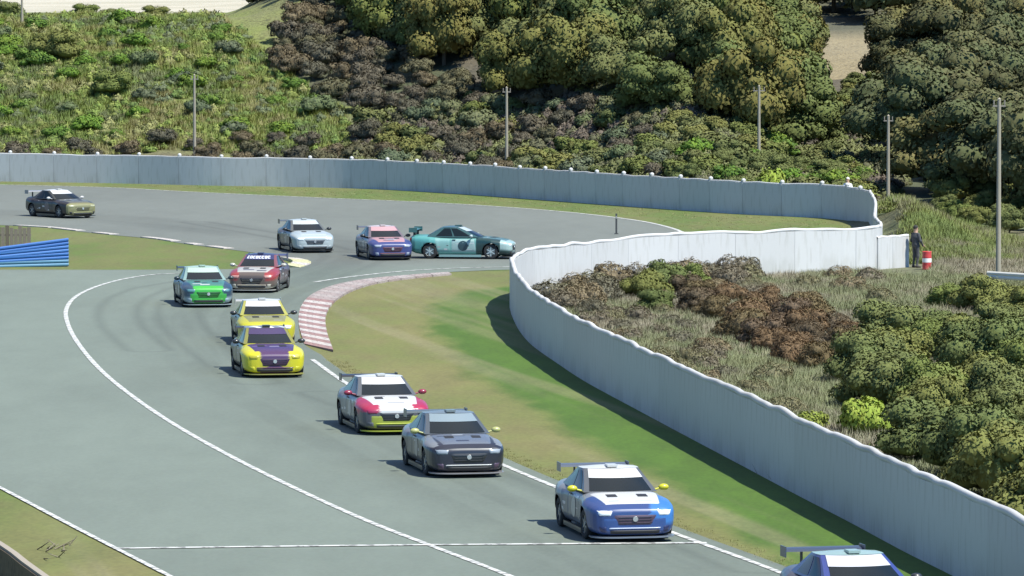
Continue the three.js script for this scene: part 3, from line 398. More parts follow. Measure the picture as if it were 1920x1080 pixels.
function hullGeo() {
  const N = 170, M = 96, pos = [], idx = [];
  const zs = []; for (let i = 0; i <= N; i++) { const u = i / N; zs.push(-2.27 + 4.495 * (u + 0.055 * -Math.sin(u * 6.2832))); }
  zs.forEach((z) => {
    const w = interp(Z, prof.w, z), t = interp(Z, prof.t, z), b = interp(Z, prof.b, z), my = (t + b) / 2, hh = (t - b) / 2;
    for (let j = 0; j < M; j++) {
      const a = (j / M) * 6.2832, c = Math.cos(a), s = Math.sin(a), e = 0.36, px = Math.sign(c) * Math.abs(c) ** e, py = Math.sign(s) * Math.abs(s) ** (e * 1.05);
      const y = my + hh * py, rel = clamp((y - 0.62) / 0.4); let x = w * px * (1 - 0.075 * rel * rel) * (1 - 0.05 * clamp((0.42 - y) / 0.3));
      const fl = Math.max(Math.exp(-(((Math.abs(z) - 1.34) / 0.4) ** 2))) * clamp(1 - Math.abs(y - 0.62) / 0.42) * 0.03; x += Math.sign(x) * fl * Math.abs(px);
      pos.push(x, y + (s > 0.3 ? 0.012 * (1 - px * px) : 0), z);
    }
  });
  for (let i = 0; i < N; i++) for (let j = 0; j < M; j++) { const a = i * M + j, b = i * M + (j + 1) % M, c = a + M, d = b + M; idx.push(a, c, b, b, c, d); }
  const cap = (row, z, flip) => { let y = 0; for (let j = 0; j < M; j++) y += pos[(row * M + j) * 3 + 1] / M; const k = pos.length / 3; pos.push(0, y, z); for (let j = 0; j < M; j++) { const a = row * M + j, b = row * M + (j + 1) % M; flip ? idx.push(k, a, b) : idx.push(k, b, a); } };
  cap(0, -2.275, true); cap(N, 2.235, false);
  const g = new THREE.BufferGeometry(); g.setAttribute('position', new THREE.Float32BufferAttribute(pos, 3)); g.setIndex(idx); g.computeVertexNormals();
  return g;
}
const WH = 1.34, WX = 0.8, WR = 0.325;
const hullSolid = hullGeo();
let hullCut;
{
  const ev = new Evaluator(); ev.attributes = ['position', 'normal']; ev.useGroups = false;
  let a = new Brush(hullSolid); a.updateMatrixWorld();
  for (const sx of [-1, 1]) for (const sz of [-1, 1]) { const cg = new THREE.CylinderGeometry(0.375, 0.375, 0.7, 36); cg.rotateZ(Math.PI / 2); cg.deleteAttribute('uv'); const b = new Brush(cg); b.position.set(sx * 0.93, 0.335, sz * WH); b.updateMatrixWorld(); a = ev.evaluate(a, b, SUBTRACTION); }
  hullCut = a.geometry; for (const k of Object.keys(hullCut.attributes)) if (k !== 'position' && k !== 'normal') hullCut.deleteAttribute(k); hullCut.clearGroups(); hullCut = hullCut.toNonIndexed();
}
hullSolid.boundsTree = new MeshBVH(hullSolid.clone());
const bvh = hullSolid.boundsTree; delete hullSolid.boundsTree;
function onHull(o, d) { const h = bvh.raycastFirst(new THREE.Ray(new THREE.Vector3(...o), new THREE.Vector3(...d)), THREE.DoubleSide); return h ? h.point : null; }
function gridGeo(nu, nv, fn) { const pos = [], idx = [], uv = []; for (let j = 0; j <= nv; j++) for (let i = 0; i <= nu; i++) { pos.push(...fn(i / nu, j / nv)); uv.push(i / nu, j / nv); } for (let j = 0; j < nv; j++) for (let i = 0; i < nu; i++) { const a = j * (nu + 1) + i, b = a + 1, c = a + nu + 1, d = c + 1; idx.push(a, b, d, a, d, c); } const g = new THREE.BufferGeometry(); g.setAttribute('position', new THREE.Float32BufferAttribute(pos, 3)); g.setAttribute('uv', new THREE.Float32BufferAttribute(uv, 2)); g.setIndex(idx); g.computeVertexNormals(); return g; }
// a panel lying on the hull: corner functions give the outline, thickness lifts it off with a bevelled rim
function decalFront(xl, xr, y0, y1, lift, nu = 16, nv = 6) { return gridGeo(nu, nv, (u, v) => { const y = lerp(y0, y1, v), x = lerp(xl(v), xr(v), u), p = onHull([x, y, 4], [0, 0, -1]), rim = u === 0 || u === 1 || v === 0 || v === 1; return [x, y, (p ? p.z : 1.9) + (rim ? -0.01 : lift)]; }); }
function decalTop(z0, z1, hw, lift, nu = 20, nv = 18) { return gridGeo(nu, nv, (u, v) => { const z = lerp(z0, z1, v), x = lerp(-hw(v), hw(v), u), p = onHull([x, 3, z], [0, -1, 0]), rim = u === 0 || u === 1 || v === 0 || v === 1; return [x, (p ? p.y : 0.9) + (rim ? -0.008 : lift), z]; }); }
function decalSide(s, za, zb, y0, y1, lift, nu = 16, nv = 10) { return gridGeo(nu, nv, (u, v) => { const y = lerp(y0, y1, v), z = lerp(za(v), zb(v), u), p = onHull([s * 3, y, z], [-s, 0, 0]), rim = u === 0 || u === 1 || v === 0 || v === 1; return [(p ? p.x : s * 0.88) + s * (rim ? -0.008 : lift), y, z]; }); }
// greenhouse
const ghY = (k) => 0.935 + 0.425 * k, ghW = (k) => 0.8 - 0.2 * k - 0.02 * k * (1 - k), ghF = (k) => 0.92 - 0.86 * k - 0.1 * k * k, ghR = (k) => -1.62 + 0.72 * k;
const ghFront = (u, k, o = 0) => [u * ghW(k), ghY(k) + o * 0.75, ghF(k) - 0.2 * u * u + 0.02 + o];
const ghRear = (u, k, o = 0) => [u * ghW(k), ghY(k) + o * 0.75, ghR(k) + 0.12 * u * u - o];
const ghSide = (s, v, k, o = 0) => [s * (ghW(k) + 0.025 * Math.sin(Math.PI * v) + o), ghY(k) + o * 0.3, lerp(ghR(k) + 0.12, ghF(k) - 0.18, v)];
const geoCar = {
  shell: mergeGeometries([gridGeo(14, 8, (u, k) => ghFront(u * 2 - 1, k)), gridGeo(14, 8, (u, k) => ghRear(1 - u * 2, k)), gridGeo(14, 8, (v, k) => ghSide(1, 1 - v, k)), gridGeo(14, 8, (v, k) => ghSide(-1, v, k))]),
  roof: gridGeo(16, 14, (u, v) => { const x = (u * 2 - 1) * (ghW(1) + 0.025 * Math.sin(Math.PI * v) + 0.004), uu = u * 2 - 1; const zf = ghF(1) - 0.2 * uu * uu + 0.02, zr = ghR(1) + 0.12 * uu * uu; return [x, ghY(1) + 0.004 + 0.05 * (1 - uu * uu) * Math.sin(Math.PI * clamp(v * 0.94 + 0.03)), lerp(zf, zr, v)]; }),
  roofVent: box(0.22, 0.05, 0.3, 0, 1.42, -0.2),
  windscreen: gridGeo(14, 8, (u, k) => ghFront((u * 2 - 1) * 0.86, lerp(0.06, 0.96, k), 0.008)),
  banner: gridGeo(14, 3, (u, k) => ghFront((u * 2 - 1) * 0.875, lerp(0.6, 0.985, k), 0.014)),
  rearGlass: gridGeo(14, 8, (u, k) => ghRear((1 - u * 2) * 0.84, lerp(0.12, 0.92, k), 0.008)),
  sideGlass: [1, -1].map((s) => [[0.56, 0.9], [0.16, 0.52]].map(([a, b]) => gridGeo(8, 6, (v, k) => { const kk = lerp(0.1, 0.9, k), q = s > 0 ? 1 - v : v; return ghSide(s, lerp(a, b, q), kk, 0.006); }))),
  hood: decalTop(2.0, 0.93, (v) => lerp(0.6, 0.76, v), 0.014),
  hoodVent: [1, -1].map((s) => gridGeo(4, 4, (u, v) => { const z = lerp(1.5, 1.25, v), x = s * lerp(0.22, 0.44, u), p = onHull([x, 3, z], [0, -1, 0]); return [x, p.y + 0.02, z]; })),
  grille: decalFront((v) => -lerp(0.36, 0.5, v), (v) => lerp(0.36, 0.5, v), 0.35, 0.6, 0.012),
  grilleBars: [0.41, 0.47, 0.53].map((y) => decalFront(() => -0.4, () => 0.4, y, y + 0.014, 0.028, 14, 2)),
  badge: (() => { const g = new THREE.CylinderGeometry(0.055, 0.06, 0.02, 16); g.rotateX(Math.PI / 2); g.translate(0, 0.5, 2.262); return g; })(),
  intake: decalFront((v) => -0.56 - 0.03 * v, (v) => 0.56 + 0.03 * v, 0.175, 0.275, 0.012),
  lipBar: decalFront((v) => -0.58, (v) => 0.58, 0.285, 0.325, 0.024, 18, 3),
  sideIntake: [1, -1].map((s) => decalFront((v) => s * 0.6, (v) => s * lerp(0.72, 0.78, v), 0.2, 0.36, 0.012, 6, 5)),
  headlight: [1, -1].map((s) => decalFront((v) => s * lerp(0.52, 0.46, v), (v) => s * lerp(0.76, 0.82, v), 0.56, 0.69, 0.014, 10, 5)),
  bumper: decalFront((v) => -0.72, (v) => 0.72, 0.165, 0.54, 0.005, 22, 8),
  splitter: (() => { const s = new THREE.Shape(); s.moveTo(-0.9, 1.75); s.lineTo(-0.9, 2.0); s.quadraticCurveTo(-0.82, 2.26, -0.4, 2.31); s.lineTo(0.4, 2.31); s.quadraticCurveTo(0.82, 2.26, 0.9, 2.0); s.lineTo(0.9, 1.75); const g = new THREE.ExtrudeGeometry(s, { depth: 0.025, bevelEnabled: false }); g.rotateX(-Math.PI / 2); g.scale(1, 1, -1); const ix = g.index ? null : 0; g.translate(0, 0.1, 0); const n = g.attributes.position; for (let i = 0; i < n.count; i += 3) { const a = [n.getX(i), n.getY(i), n.getZ(i)]; n.setXYZ(i, n.getX(i + 1), n.getY(i + 1), n.getZ(i + 1)); n.setXYZ(i + 1, ...a); } g.computeVertexNormals(); return g; })(),
  skirt: [1, -1].map((s) => box(0.06, 0.1, 1.85, s * 0.87, 0.14, 0)),
  door: [1, -1].map((s) => decalSide(s, (v) => (s > 0 ? 0.74 - 0.1 * v : -0.42), (v) => (s > 0 ? -0.42 : 0.74 - 0.1 * v), 0.27, 0.9, 0.006)),
  doorHandle: [1, -1].map((s) => box(0.03, 0.03, 0.14, s * 0.875, 0.83, -0.28)),
  rearDoor: [1, -1].map((s) => decalSide(s, (v) => (s > 0 ? -0.45 : -1.0 - 0.15 * v), (v) => (s > 0 ? -1.0 - 0.15 * v : -0.45), 0.3, 0.9, 0.006)),
  roundel: [1, -1].map((s) => { const g = new THREE.CircleGeometry(0.22, 24); g.rotateY(s * Math.PI / 2); const p = g.attributes.position; for (let i = 0; i < p.count; i++) { const y = p.getY(i) + 0.57, z = p.getZ(i) + 0.12, h = onHull([s * 3, y, z], [-s, 0, 0]); p.setXYZ(i, h.x + s * 0.014, y, z); } g.computeVertexNormals(); return g; }),
  mirror: [1, -1].map((s) => { const g = new THREE.SphereGeometry(0.1, 12, 10); g.scale(1.15, 0.72, 0.8); g.translate(s * 1.0, 1.0, 0.5); return mergeGeometries([g, tube([s * 0.8, 0.95, 0.52], [s * 0.95, 0.99, 0.5], 0.02).toNonIndexed ? tube([s * 0.8, 0.95, 0.52], [s * 0.95, 0.99, 0.5], 0.02) : null]); }),
  wing: (() => { const s = new THREE.Shape(); s.moveTo(0, 0); s.quadraticCurveTo(0.06, 0.05, 0.3, 0.06); s.quadraticCurveTo(0.1, 0.0, 0, 0); const g = new THREE.ExtrudeGeometry(s, { depth: 1.5, bevelEnabled: false, curveSegments: 8 }); g.rotateY(Math.PI / 2); g.translate(-0.75, 1.235, -1.95); return g; })(),
  wingEnd: [1, -1].map((s) => box(0.018, 0.2, 0.36, s * 0.762, 1.235, -2.1)),
  wingStrut: [1, -1].map((s) => box(0.02, 0.28, 0.12, s * 0.42, 1.11, -2.08)),
  tail: [1, -1].map((s) => gridGeo(6, 3, (u, v) => { const x = s * lerp(0.5, 0.76, s > 0 ? 1 - u : u), y = lerp(0.78, 0.9, v), p = onHull([x, y, -4], [0, 0, 1]); return [x, y, (p ? p.z : -2.1) - 0.012]; })),
};
const tyreGeo = (() => { const pts = [[0.2, -0.12], [0.26, -0.125], [0.305, -0.118], [0.322, -0.09], [0.325, 0], [0.322, 0.09], [0.305, 0.118], [0.26, 0.125], [0.2, 0.12]].map(([r, y]) => new THREE.Vector2(r, y)); const g = new THREE.LatheGeometry(pts, 32); g.rotateZ(Math.PI / 2); return g; })();
const rimGeo = (s) => { const gs = []; const ring = new THREE.LatheGeometry([[0.2, -0.1], [0.235, -0.09], [0.235, 0.105], [0.215, 0.112], [0.2, 0.1]].map(([r, y]) => new THREE.Vector2(r, y)), 28); ring.rotateZ(-Math.PI / 2); gs.push(ring); for (let i = 0; i < 6; i++) { const b = box(0.03, 0.2, 0.045, 0.085, 0.11, 0); b.rotateX(i * Math.PI / 3); gs.push(b); } const hub = new THREE.CylinderGeometry(0.05, 0.05, 0.06, 12); hub.rotateZ(Math.PI / 2); hub.translate(0.085, 0, 0); gs.push(hub); const g = mergeGeometries(gs.map((q) => (q.index ? q.toNonIndexed() : q))); if (s < 0) { g.rotateY(Math.PI); } return g; };
const rims = [1, -1].map(rimGeo), discGeo = (() => { const g = new THREE.CylinderGeometry(0.17, 0.17, 0.03, 20); g.rotateZ(Math.PI / 2); return g; })();
const paintOf = (c, o = {}) => new THREE.MeshPhysicalMaterial({ color: c, roughness: 0.42, clearcoat: 0.45, clearcoatRoughness: 0.12, ...o });
const rubber = std(C(0.022, 0.022, 0.023), 0.9), blackPlastic = std(C(0.02, 0.021, 0.023), 0.55), carGlass = new THREE.MeshPhysicalMaterial({ color: C(0.012, 0.017, 0.019), roughness: 0.12, metalness: 0, specularIntensity: 0.6 }), lampGlass = new THREE.MeshPhysicalMaterial({ color: C(0.75, 0.78, 0.8), roughness: 0.12, clearcoat: 1 }), discMetal = std(C(0.3, 0.29, 0.28), 0.4, { metalness: 0.8 }), tailRed = std(C(0.4, 0.02, 0.02), 0.3);
function colourHull(fn) { const g = hullCut.clone(), p = g.attributes.position, n = g.attributes.normal, col = new Float32Array(p.count * 3), black = [0.02, 0.02, 0.022]; for (let i = 0; i < p.count; i++) { const x = p.getX(i), y = p.getY(i), z = p.getZ(i); const arch = Math.hypot(y - 0.335, Math.abs(z) - WH) < 0.3755 && Math.abs(x) > 0.55; const c = arch ? black : fn(x, y, z, n.getX(i), n.getY(i), n.getZ(i)); col[i * 3] = c[0] * 0.64; col[i * 3 + 1] = c[1] * 0.64; col[i * 3 + 2] = c[2] * 0.64; } g.setAttribute('color', new THREE.BufferAttribute(col, 3)); return g; }
function bannerTex(bg, fg) { const c = document.createElement('canvas'); c.width = 512; c.height = 96; const x = c.getContext('2d'); x.fillStyle = bg; x.fillRect(0, 0, 512, 96); x.fillStyle = fg; let q = 40; const R = rngOf(9); while (q < 460) { const w = 34 + 14 * R(); x.fillRect(q, 22, 12, 52); x.fillRect(q, 22, w, 12); if (R() > 0.4) x.fillRect(q, 62, w, 12); if (R() > 0.5) x.fillRect(q + w - 12, 22, 12, 52); q += w + 12; } const t = new THREE.CanvasTexture(c); t.colorSpace = THREE.SRGBColorSpace; return t; }
function stripesTex(bg, fg, n, slant, thick) { const c = document.createElement('canvas'); c.width = c.height = 256; const x = c.getContext('2d'); x.fillStyle = bg; x.fillRect(0, 0, 256, 256); x.strokeStyle = fg; x.lineWidth = thick; for (let i = 0; i < n; i++) { const q = (i + 0.5) * 256 / n; x.beginPath(); x.moveTo(q - slant, 0); x.lineTo(q + slant, 256); x.stroke(); } const t = new THREE.CanvasTexture(c); t.colorSpace = THREE.SRGBColorSpace; return t; }
function decalTex(base, seed, accents, n) { // paint with worn sponsor patches
  const R = rngOf(seed), cv = document.createElement('canvas'); cv.width = cv.height = 128; const x = cv.getContext('2d'), css = (q, k = 0.64) => '#' + C(q[0] * k, q[1] * k, q[2] * k).getHexString();
  x.fillStyle = css(base); x.fillRect(0, 0, 128, 128);
  for (let i = 0; i < n; i++) { x.fillStyle = css(accents[Math.floor(R() * accents.length)]); const w = 14 + 34 * R(), h = 5 + 11 * R(), px = 8 + (112 - w) * R(), py = 8 + (112 - h) * R(); x.save(); x.translate(px, py); x.transform(1, 0, (R() - 0.5) * 0.6, 1, 0, 0); x.fillRect(0, 0, w, h); x.restore(); }
  const t = new THREE.CanvasTexture(cv); t.colorSpace = THREE.SRGBColorSpace; return t;
}
let carSeed = 500;
function car(L) { // L: label, front point [x, D], heading in degrees, paint
  const a = THREE.MathUtils.degToRad(L.turn), fx = L.at[0] - 2.25 * Math.sin(a), fz = -L.at[1] + 0.7 - 2.25 * Math.cos(a);
  const t = thing('racing_car', L.label, 'racing car', [fx, 0.014, fz], a, 'racing cars on the track');
  const P = (c) => (c.isMaterial ? c : paintOf(C(c[0] * 0.64, c[1] * 0.64, c[2] * 0.64)));
  const acc = L.accents ?? [[0.7, 0.7, 0.7], [0.05, 0.05, 0.07], [0.4, 0.4, 0.42]], D_ = (c, n) => (c.isMaterial ? c : paintOf(0xffffff, { map: decalTex(c, carSeed++, acc, n) }));
  const bodyMat = new THREE.MeshPhysicalMaterial({ vertexColors: true, roughness: 0.42, clearcoat: 0.45, clearcoatRoughness: 0.12 });
  part('body', colourHull(L.body), bodyMat, t);
  const cab = part('cabin', geoCar.shell, P(L.pillar ?? L.roof), t);
  part('windscreen', geoCar.windscreen, carGlass, t); if (L.banner) part('windscreen_banner', geoCar.banner, P(L.banner), t);
  part('rear_window', geoCar.rearGlass, carGlass, t);
  for (const k of [0, 1]) for (const g of geoCar.sideGlass[k]) part('side_window', g, carGlass, t);
  const rf = part('roof', geoCar.roof, P(L.roof), t); part('roof_vent', geoCar.roofVent, P(L.vent ?? L.roof), rf);
  const hd = part('hood', geoCar.hood, D_(L.hood, L.marks ?? 3), t); for (const g of geoCar.hoodVent) part('vent', g, blackPlastic, hd);
  if (L.bumper) part('front_bumper', geoCar.bumper, P(L.bumper), t);
  const gr = part('grille', geoCar.grille, L.grille ? P(L.grille) : blackPlastic, t); for (const g of geoCar.grilleBars) part('bar', g, P(L.bars ?? [0.05, 0.05, 0.055]), gr); part('badge', geoCar.badge, std(C(0.7, 0.7, 0.7), 0.25, { metalness: 0.8 }), gr);
  part('air_intake', geoCar.intake, blackPlastic, t); if (L.lip) part('bumper_bar', geoCar.lipBar, P(L.lip), t);
  for (const g of geoCar.sideIntake) part('side_intake', g, L.corner ? P(L.corner) : blackPlastic, t);
  for (const g of geoCar.headlight) part('headlight', g, L.lights ? P(L.lights) : lampGlass, t);
  part('splitter', geoCar.splitter, P(L.splitter ?? [0.03, 0.03, 0.032]), t);
  for (const k of [0, 1]) { part('side_skirt', geoCar.skirt[k], P(L.skirt ?? [0.03, 0.03, 0.03]), t); const d = part('door', geoCar.door[k], D_(L.door, 4), t); part('handle', geoCar.doorHandle[k], blackPlastic, d); if (L.roundel) part('roundel', geoCar.roundel[k], P(L.roundel), d); part('rear_door', geoCar.rearDoor[k], D_(L.rearDoor ?? L.door, 3), t); part('mirror', geoCar.mirror[k], P(L.mirror), t); part('tail_light', geoCar.tail[k], tailRed, t); }
  const wg = part('rear_wing', geoCar.wing, P(L.wing), t); for (const g of geoCar.wingEnd) part('end_plate', g, P(L.wing), wg); for (const g of geoCar.wingStrut) part('strut', g, blackPlastic, wg);
  for (const sx of [1, -1]) for (const sz of [1, -1]) { const w = new THREE.Group(); w.name = 'wheel'; w.position.set(sx * WX, WR, sz * WH); if (sz > 0) w.rotation.y = THREE.MathUtils.degToRad(L.steer ?? 3); t.add(w); part('tyre', tyreGeo, rubber, w); part('rim', rims[sx > 0 ? 0 : 1], std(C(...(L.rim ?? [0.32, 0.33, 0.34])), 0.35, { metalness: 0.6 }), w); part('brake_disc', discGeo, discMetal, w); }
  return t;
}
const W_ = [0.8, 0.8, 0.78], K_ = [0.025, 0.027, 0.03], YEL = [0.75, 0.7, 0.02];
car({ label: 'blue racing car with white hood and white roof, nearest whole car', at: [2.6, 109.8], turn: 11, body: (x, y, z) => (z > 1.2 ? (x > 0.35 && y > 0.4 ? [0.06, 0.24, 0.66] : [0.035, 0.08, 0.26]) : y > 0.75 ? [0.3, 0.32, 0.34] : [0.1, 0.13, 0.2]), marks: 2, accents: [[0.6, 0.62, 0.66], [0.55, 0.5, 0.58]], hood: W_, roof: W_, pillar: [0.12, 0.13, 0.14], banner: W_, lip: [0.6, 0.7, 0.9], bumper: [0.04, 0.1, 0.32], grille: [0.1, 0.06, 0.1], door: [0.09, 0.12, 0.18], roundel: [0.4, 0.42, 0.44], mirror: YEL, wing: [0.12, 0.14, 0.17], splitter: [0.2, 0.24, 0.3], corner: [0.02, 0.03, 0.12] });
car({ label: 'blue and pink racing car cut off by the bottom edge of the picture', at: [6.75, 92.6], turn: 13, body: (x, y, z) => (z > 1.2 ? [0.05, 0.09, 0.4] : [0.12, 0.12, 0.14]), hood: [0.7, 0.5, 0.58], roof: [0.4, 0.56, 0.52], pillar: [0.05, 0.08, 0.3], banner: [0.75, 0.76, 0.8], door: [0.12, 0.12, 0.14], mirror: K_, wing: [0.06, 0.08, 0.12], grille: [0.1, 0.05, 0.1], lip: [0.6, 0.5, 0.6] });
car({ label: 'dark grey racing car with silver hood and one yellow mirror', at: [-1.02, 124.4], turn: 11.5, body: (x, y, z) => (y > 0.72 && z < 2 && Math.abs(x) > 0.7 ? [0.26, 0.28, 0.3] : z > 1.9 ? [0.025, 0.028, 0.045] : [0.045, 0.05, 0.058]), marks: 5, accents: [[0.5, 0.55, 0.6], [0.04, 0.05, 0.08]], hood: [0.17, 0.2, 0.25], roof: [0.22, 0.27, 0.29], pillar: [0.1, 0.12, 0.14], banner: [0.3, 0.38, 0.42], door: [0.075, 0.075, 0.085], roundel: [0.25, 0.25, 0.26], mirror: [0.55, 0.56, 0.2], wing: [0.12, 0.15, 0.16], grille: K_, lip: [0.6, 0.62, 0.62], corner: [0.1, 0.06, 0.1], lights: [0.35, 0.4, 0.46], splitter: [0.3, 0.29, 0.3] });
car({ label: 'white and crimson racing car with a lime lower bumper', at: [-3.01, 136.4], turn: 11.5, body: (x, y, z) => (z > 0.9 && y > 0.6 ? (Math.abs(x) > 0.45 ? [0.5, 0.025, 0.09] : W_) : z > 1.7 ? [0.12, 0.12, 0.14] : [0.2, 0.2, 0.21]), hood: W_, roof: W_, pillar: [0.14, 0.15, 0.16], banner: W_, door: [0.24, 0.25, 0.26], roundel: [0.5, 0.5, 0.5], mirror: [0.35, 0.03, 0.07], wing: K_, grille: K_, lip: [0.55, 0.62, 0.06], bumper: [0.4, 0.46, 0.06], corner: [0.14, 0.14, 0.16], lights: [0.42, 0.03, 0.1], splitter: [0.45, 0.52, 0.05] });
car({ label: 'purple racing car with bright yellow fenders and bumper corners', at: [-7.12, 156.6], turn: 9, body: (x, y, z) => (z > 0.6 ? (Math.abs(x) > 0.44 ? YEL : [0.1, 0.04, 0.13]) : y > 0.5 && z > -0.4 ? [0.4, 0.38, 0.04] : [0.12, 0.12, 0.08]), accents: [[0.45, 0.4, 0.5], [0.2, 0.1, 0.28]], hood: [0.09, 0.045, 0.15], roof: paintOf(0xffffff, { map: stripesTex('#77777c', '#e8e8ee', 3, 40, 26) }), vent: K_, pillar: [0.3, 0.29, 0.06], banner: [0.08, 0.05, 0.14], door: [0.16, 0.15, 0.08], mirror: K_, wing: K_, grille: [0.06, 0.02, 0.06], lip: [0.1, 0.03, 0.09], bars: [0.1, 0.04, 0.1], corner: YEL, lights: [0.55, 0.5, 0.03], splitter: [0.4, 0.38, 0.1] });
car({ label: 'white roofed racing car tucked close behind the purple and yellow one', at: [-8.0, 170.6], turn: 7, body: (x, y, z) => (z > 0.5 ? [0.62, 0.58, 0.03] : [0.2, 0.19, 0.08]), hood: [0.34, 0.32, 0.1], roof: W_, pillar: [0.5, 0.48, 0.1], banner: W_, door: [0.2, 0.2, 0.12], mirror: K_, wing: [0.5, 0.5, 0.48], grille: K_ });
car({ label: 'navy racing car with a glowing green nose and mint roof', at: [-11.15, 191.5], turn: 9, body: (x, y, z) => (z > 1.98 && Math.abs(x) < 0.55 ? [0.06, 0.55, 0.06] : z > 1.8 && y < 0.35 ? [0.35, 0.45, 0.48] : [0.035, 0.08, 0.13]), hood: [0.08, 0.26, 0.2], roof: [0.5, 0.68, 0.55], pillar: [0.3, 0.45, 0.42], banner: [0.55, 0.72, 0.6], door: [0.04, 0.07, 0.1], roundel: [0.2, 0.3, 0.3], mirror: [0.02, 0.04, 0.05], wing: [0.03, 0.06, 0.09], grille: [0.01, 0.12, 0.01], bars: [0.08, 0.6, 0.06], lip: [0.06, 0.55, 0.06], bumper: [0.05, 0.42, 0.06], corner: [0.4, 0.5, 0.55], lights: [0.12, 0.3, 0.34], splitter: [0.35, 0.42, 0.42] });
car({ label: 'red sided racing car with a white hood and lettered dark banner', at: [-10.05, 200.8], turn: -6, steer: -4, body: (x, y, z) => (Math.abs(x) > 0.5 && y > 0.5 && z > 0.4 ? [0.4, 0.05, 0.05] : z > 1.6 ? (y < 0.25 ? [0.6, 0.56, 0.46] : [0.16, 0.12, 0.1]) : [0.08, 0.06, 0.07]), hood: [0.6, 0.58, 0.52], roof: [0.05, 0.06, 0.16], pillar: [0.25, 0.08, 0.1], banner: paintOf(0xffffff, { map: bannerTex('#262a52', '#eef0f4') }), door: [0.12, 0.08, 0.09], mirror: [0.6, 0.6, 0.5], wing: [0.06, 0.07, 0.18], grille: [0.04, 0.03, 0.03], lip: [0.55, 0.5, 0.4], bars: [0.45, 0.42, 0.34], lights: [0.7, 0.35, 0.3], corner: [0.6, 0.56, 0.45], splitter: [0.5, 0.5, 0.46] });
car({ label: 'pale silver racing car with dark sides, just past the island tip', at: [-8.75, 231.6], turn: 14, body: (x, y, z, nx) => (z > 1.0 ? [0.5, 0.58, 0.6] : [0.12, 0.12, 0.12]), hood: [0.55, 0.62, 0.64], roof: [0.62, 0.68, 0.68], pillar: [0.14, 0.15, 0.14], banner: [0.65, 0.7, 0.7], door: [0.12, 0.12, 0.12], roundel: [0.35, 0.34, 0.3], mirror: K_, wing: [0.1, 0.11, 0.11], grille: [0.12, 0.14, 0.16], lip: [0.6, 0.66, 0.68], bumper: [0.5, 0.58, 0.6], corner: [0.5, 0.56, 0.58] });
car({ label: 'racing car with salmon hood and navy nose touching the spun car', at: [-5.15, 225.2], turn: 12, body: (x, y, z) => (z > 1.5 ? [0.05, 0.07, 0.24] : z > 0.6 ? [0.2, 0.16, 0.24] : [0.18, 0.18, 0.19]), marks: 4, hood: [0.66, 0.36, 0.36], roof: [0.78, 0.66, 0.66], pillar: [0.2, 0.16, 0.18], banner: [0.7, 0.4, 0.42], door: [0.16, 0.17, 0.18], roundel: [0.3, 0.3, 0.3], mirror: K_, wing: [0.12, 0.12, 0.14], grille: [0.12, 0.03, 0.06], lip: [0.3, 0.12, 0.12], lights: [0.45, 0.5, 0.6], corner: [0.4, 0.45, 0.55] });
car({ label: 'teal racing car spun sideways across the track', at: [0.1, 227.0], turn: 82, body: (x, y, z) => (z > 1.75 && y > 0.4 ? [0.45, 0.62, 0.6] : z > 0.7 ? [0.015, 0.06, 0.06] : z < -1.1 ? [0.12, 0.42, 0.4] : [0.22, 0.5, 0.46]), hood: [0.12, 0.24, 0.25], roof: [0.06, 0.14, 0.15], pillar: [0.05, 0.13, 0.13], banner: [0.6, 0.68, 0.7], door: [0.42, 0.6, 0.58], roundel: [0.03, 0.07, 0.09], rearDoor: [0.3, 0.56, 0.52], mirror: [0.5, 0.6, 0.6], wing: [0.05, 0.16, 0.16], skirt: [0.3, 0.5, 0.48], rim: [0.5, 0.55, 0.55] });
car({ label: 'black racing car with white roof entering from the far left', at: [-22.0, 267.2], turn: 36, body: (x, y, z) => (z > 2.0 ? [0.28, 0.27, 0.12] : [0.02, 0.02, 0.021]), hood: [0.17, 0.17, 0.13], roof: W_, pillar: [0.05, 0.055, 0.045], banner: W_, door: [0.03, 0.03, 0.03], roundel: [0.16, 0.12, 0.13], mirror: [0.7, 0.7, 0.68], wing: [0.4, 0.4, 0.4], grille: [0.16, 0.15, 0.06], lights: [0.5, 0.5, 0.3], lip: [0.45, 0.45, 0.22], bumper: [0.22, 0.22, 0.1] });
console.log('cars done');

// ---------------------------------------------------------------- poles, rails, posts, people
const concrete = std(C(0.3, 0.27, 0.21), 0.9, { map: dirtA }), rustSteel = std(C(0.25, 0.22, 0.18), 0.7);
function pole(x, d, h, label, arm) {
  const t = thing('concrete_pole', label, 'pole', [x, hgt(x, d) - 0.2, -d]);
  part('shaft', tube([0, 0, 0], [0, h, 0], 0.11, 0.07, 10), concrete, t);
  const a = part('cross_arm', box(arm ?? 0.5, 0.06, 0.06, 0, h - 0.25, 0), rustSteel, t);
  for (const s of [-1, 1]) part('insulator', tube([s * (arm ?? 0.5) * 0.42, h - 0.2, 0], [s * (arm ?? 0.5) * 0.42, h - 0.02, 0], 0.025, 0.03), rustSteel, a);
  part('pole_cap', new THREE.ConeGeometry(0.08, 0.08, 10).translate(0, h + 0.05, 0), concrete, t);
}
pole(-19.9, 326, 5.6, 'slim concrete pole on the left hillside behind the far wall');
pole(-0.32, 311.5, 5.2, 'slim concrete pole behind the middle of the far wall');
pole(14.2, 299, 4.6, 'faint slim pole standing among the olive trees', 0.7);
pole(19.9, 275, 5.0, 'slim concrete pole behind the bend at the right end of the far wall', 0.5);
pole(19.05, 203.4, 7.6, 'tall pale concrete pole on the right near the picture edge', 0.5);
pole(-35, 372, 2.6, 'short pale post on the crest of the left hillside', 0.3);
const postDark = std(C(0.05, 0.055, 0.055), 0.7);
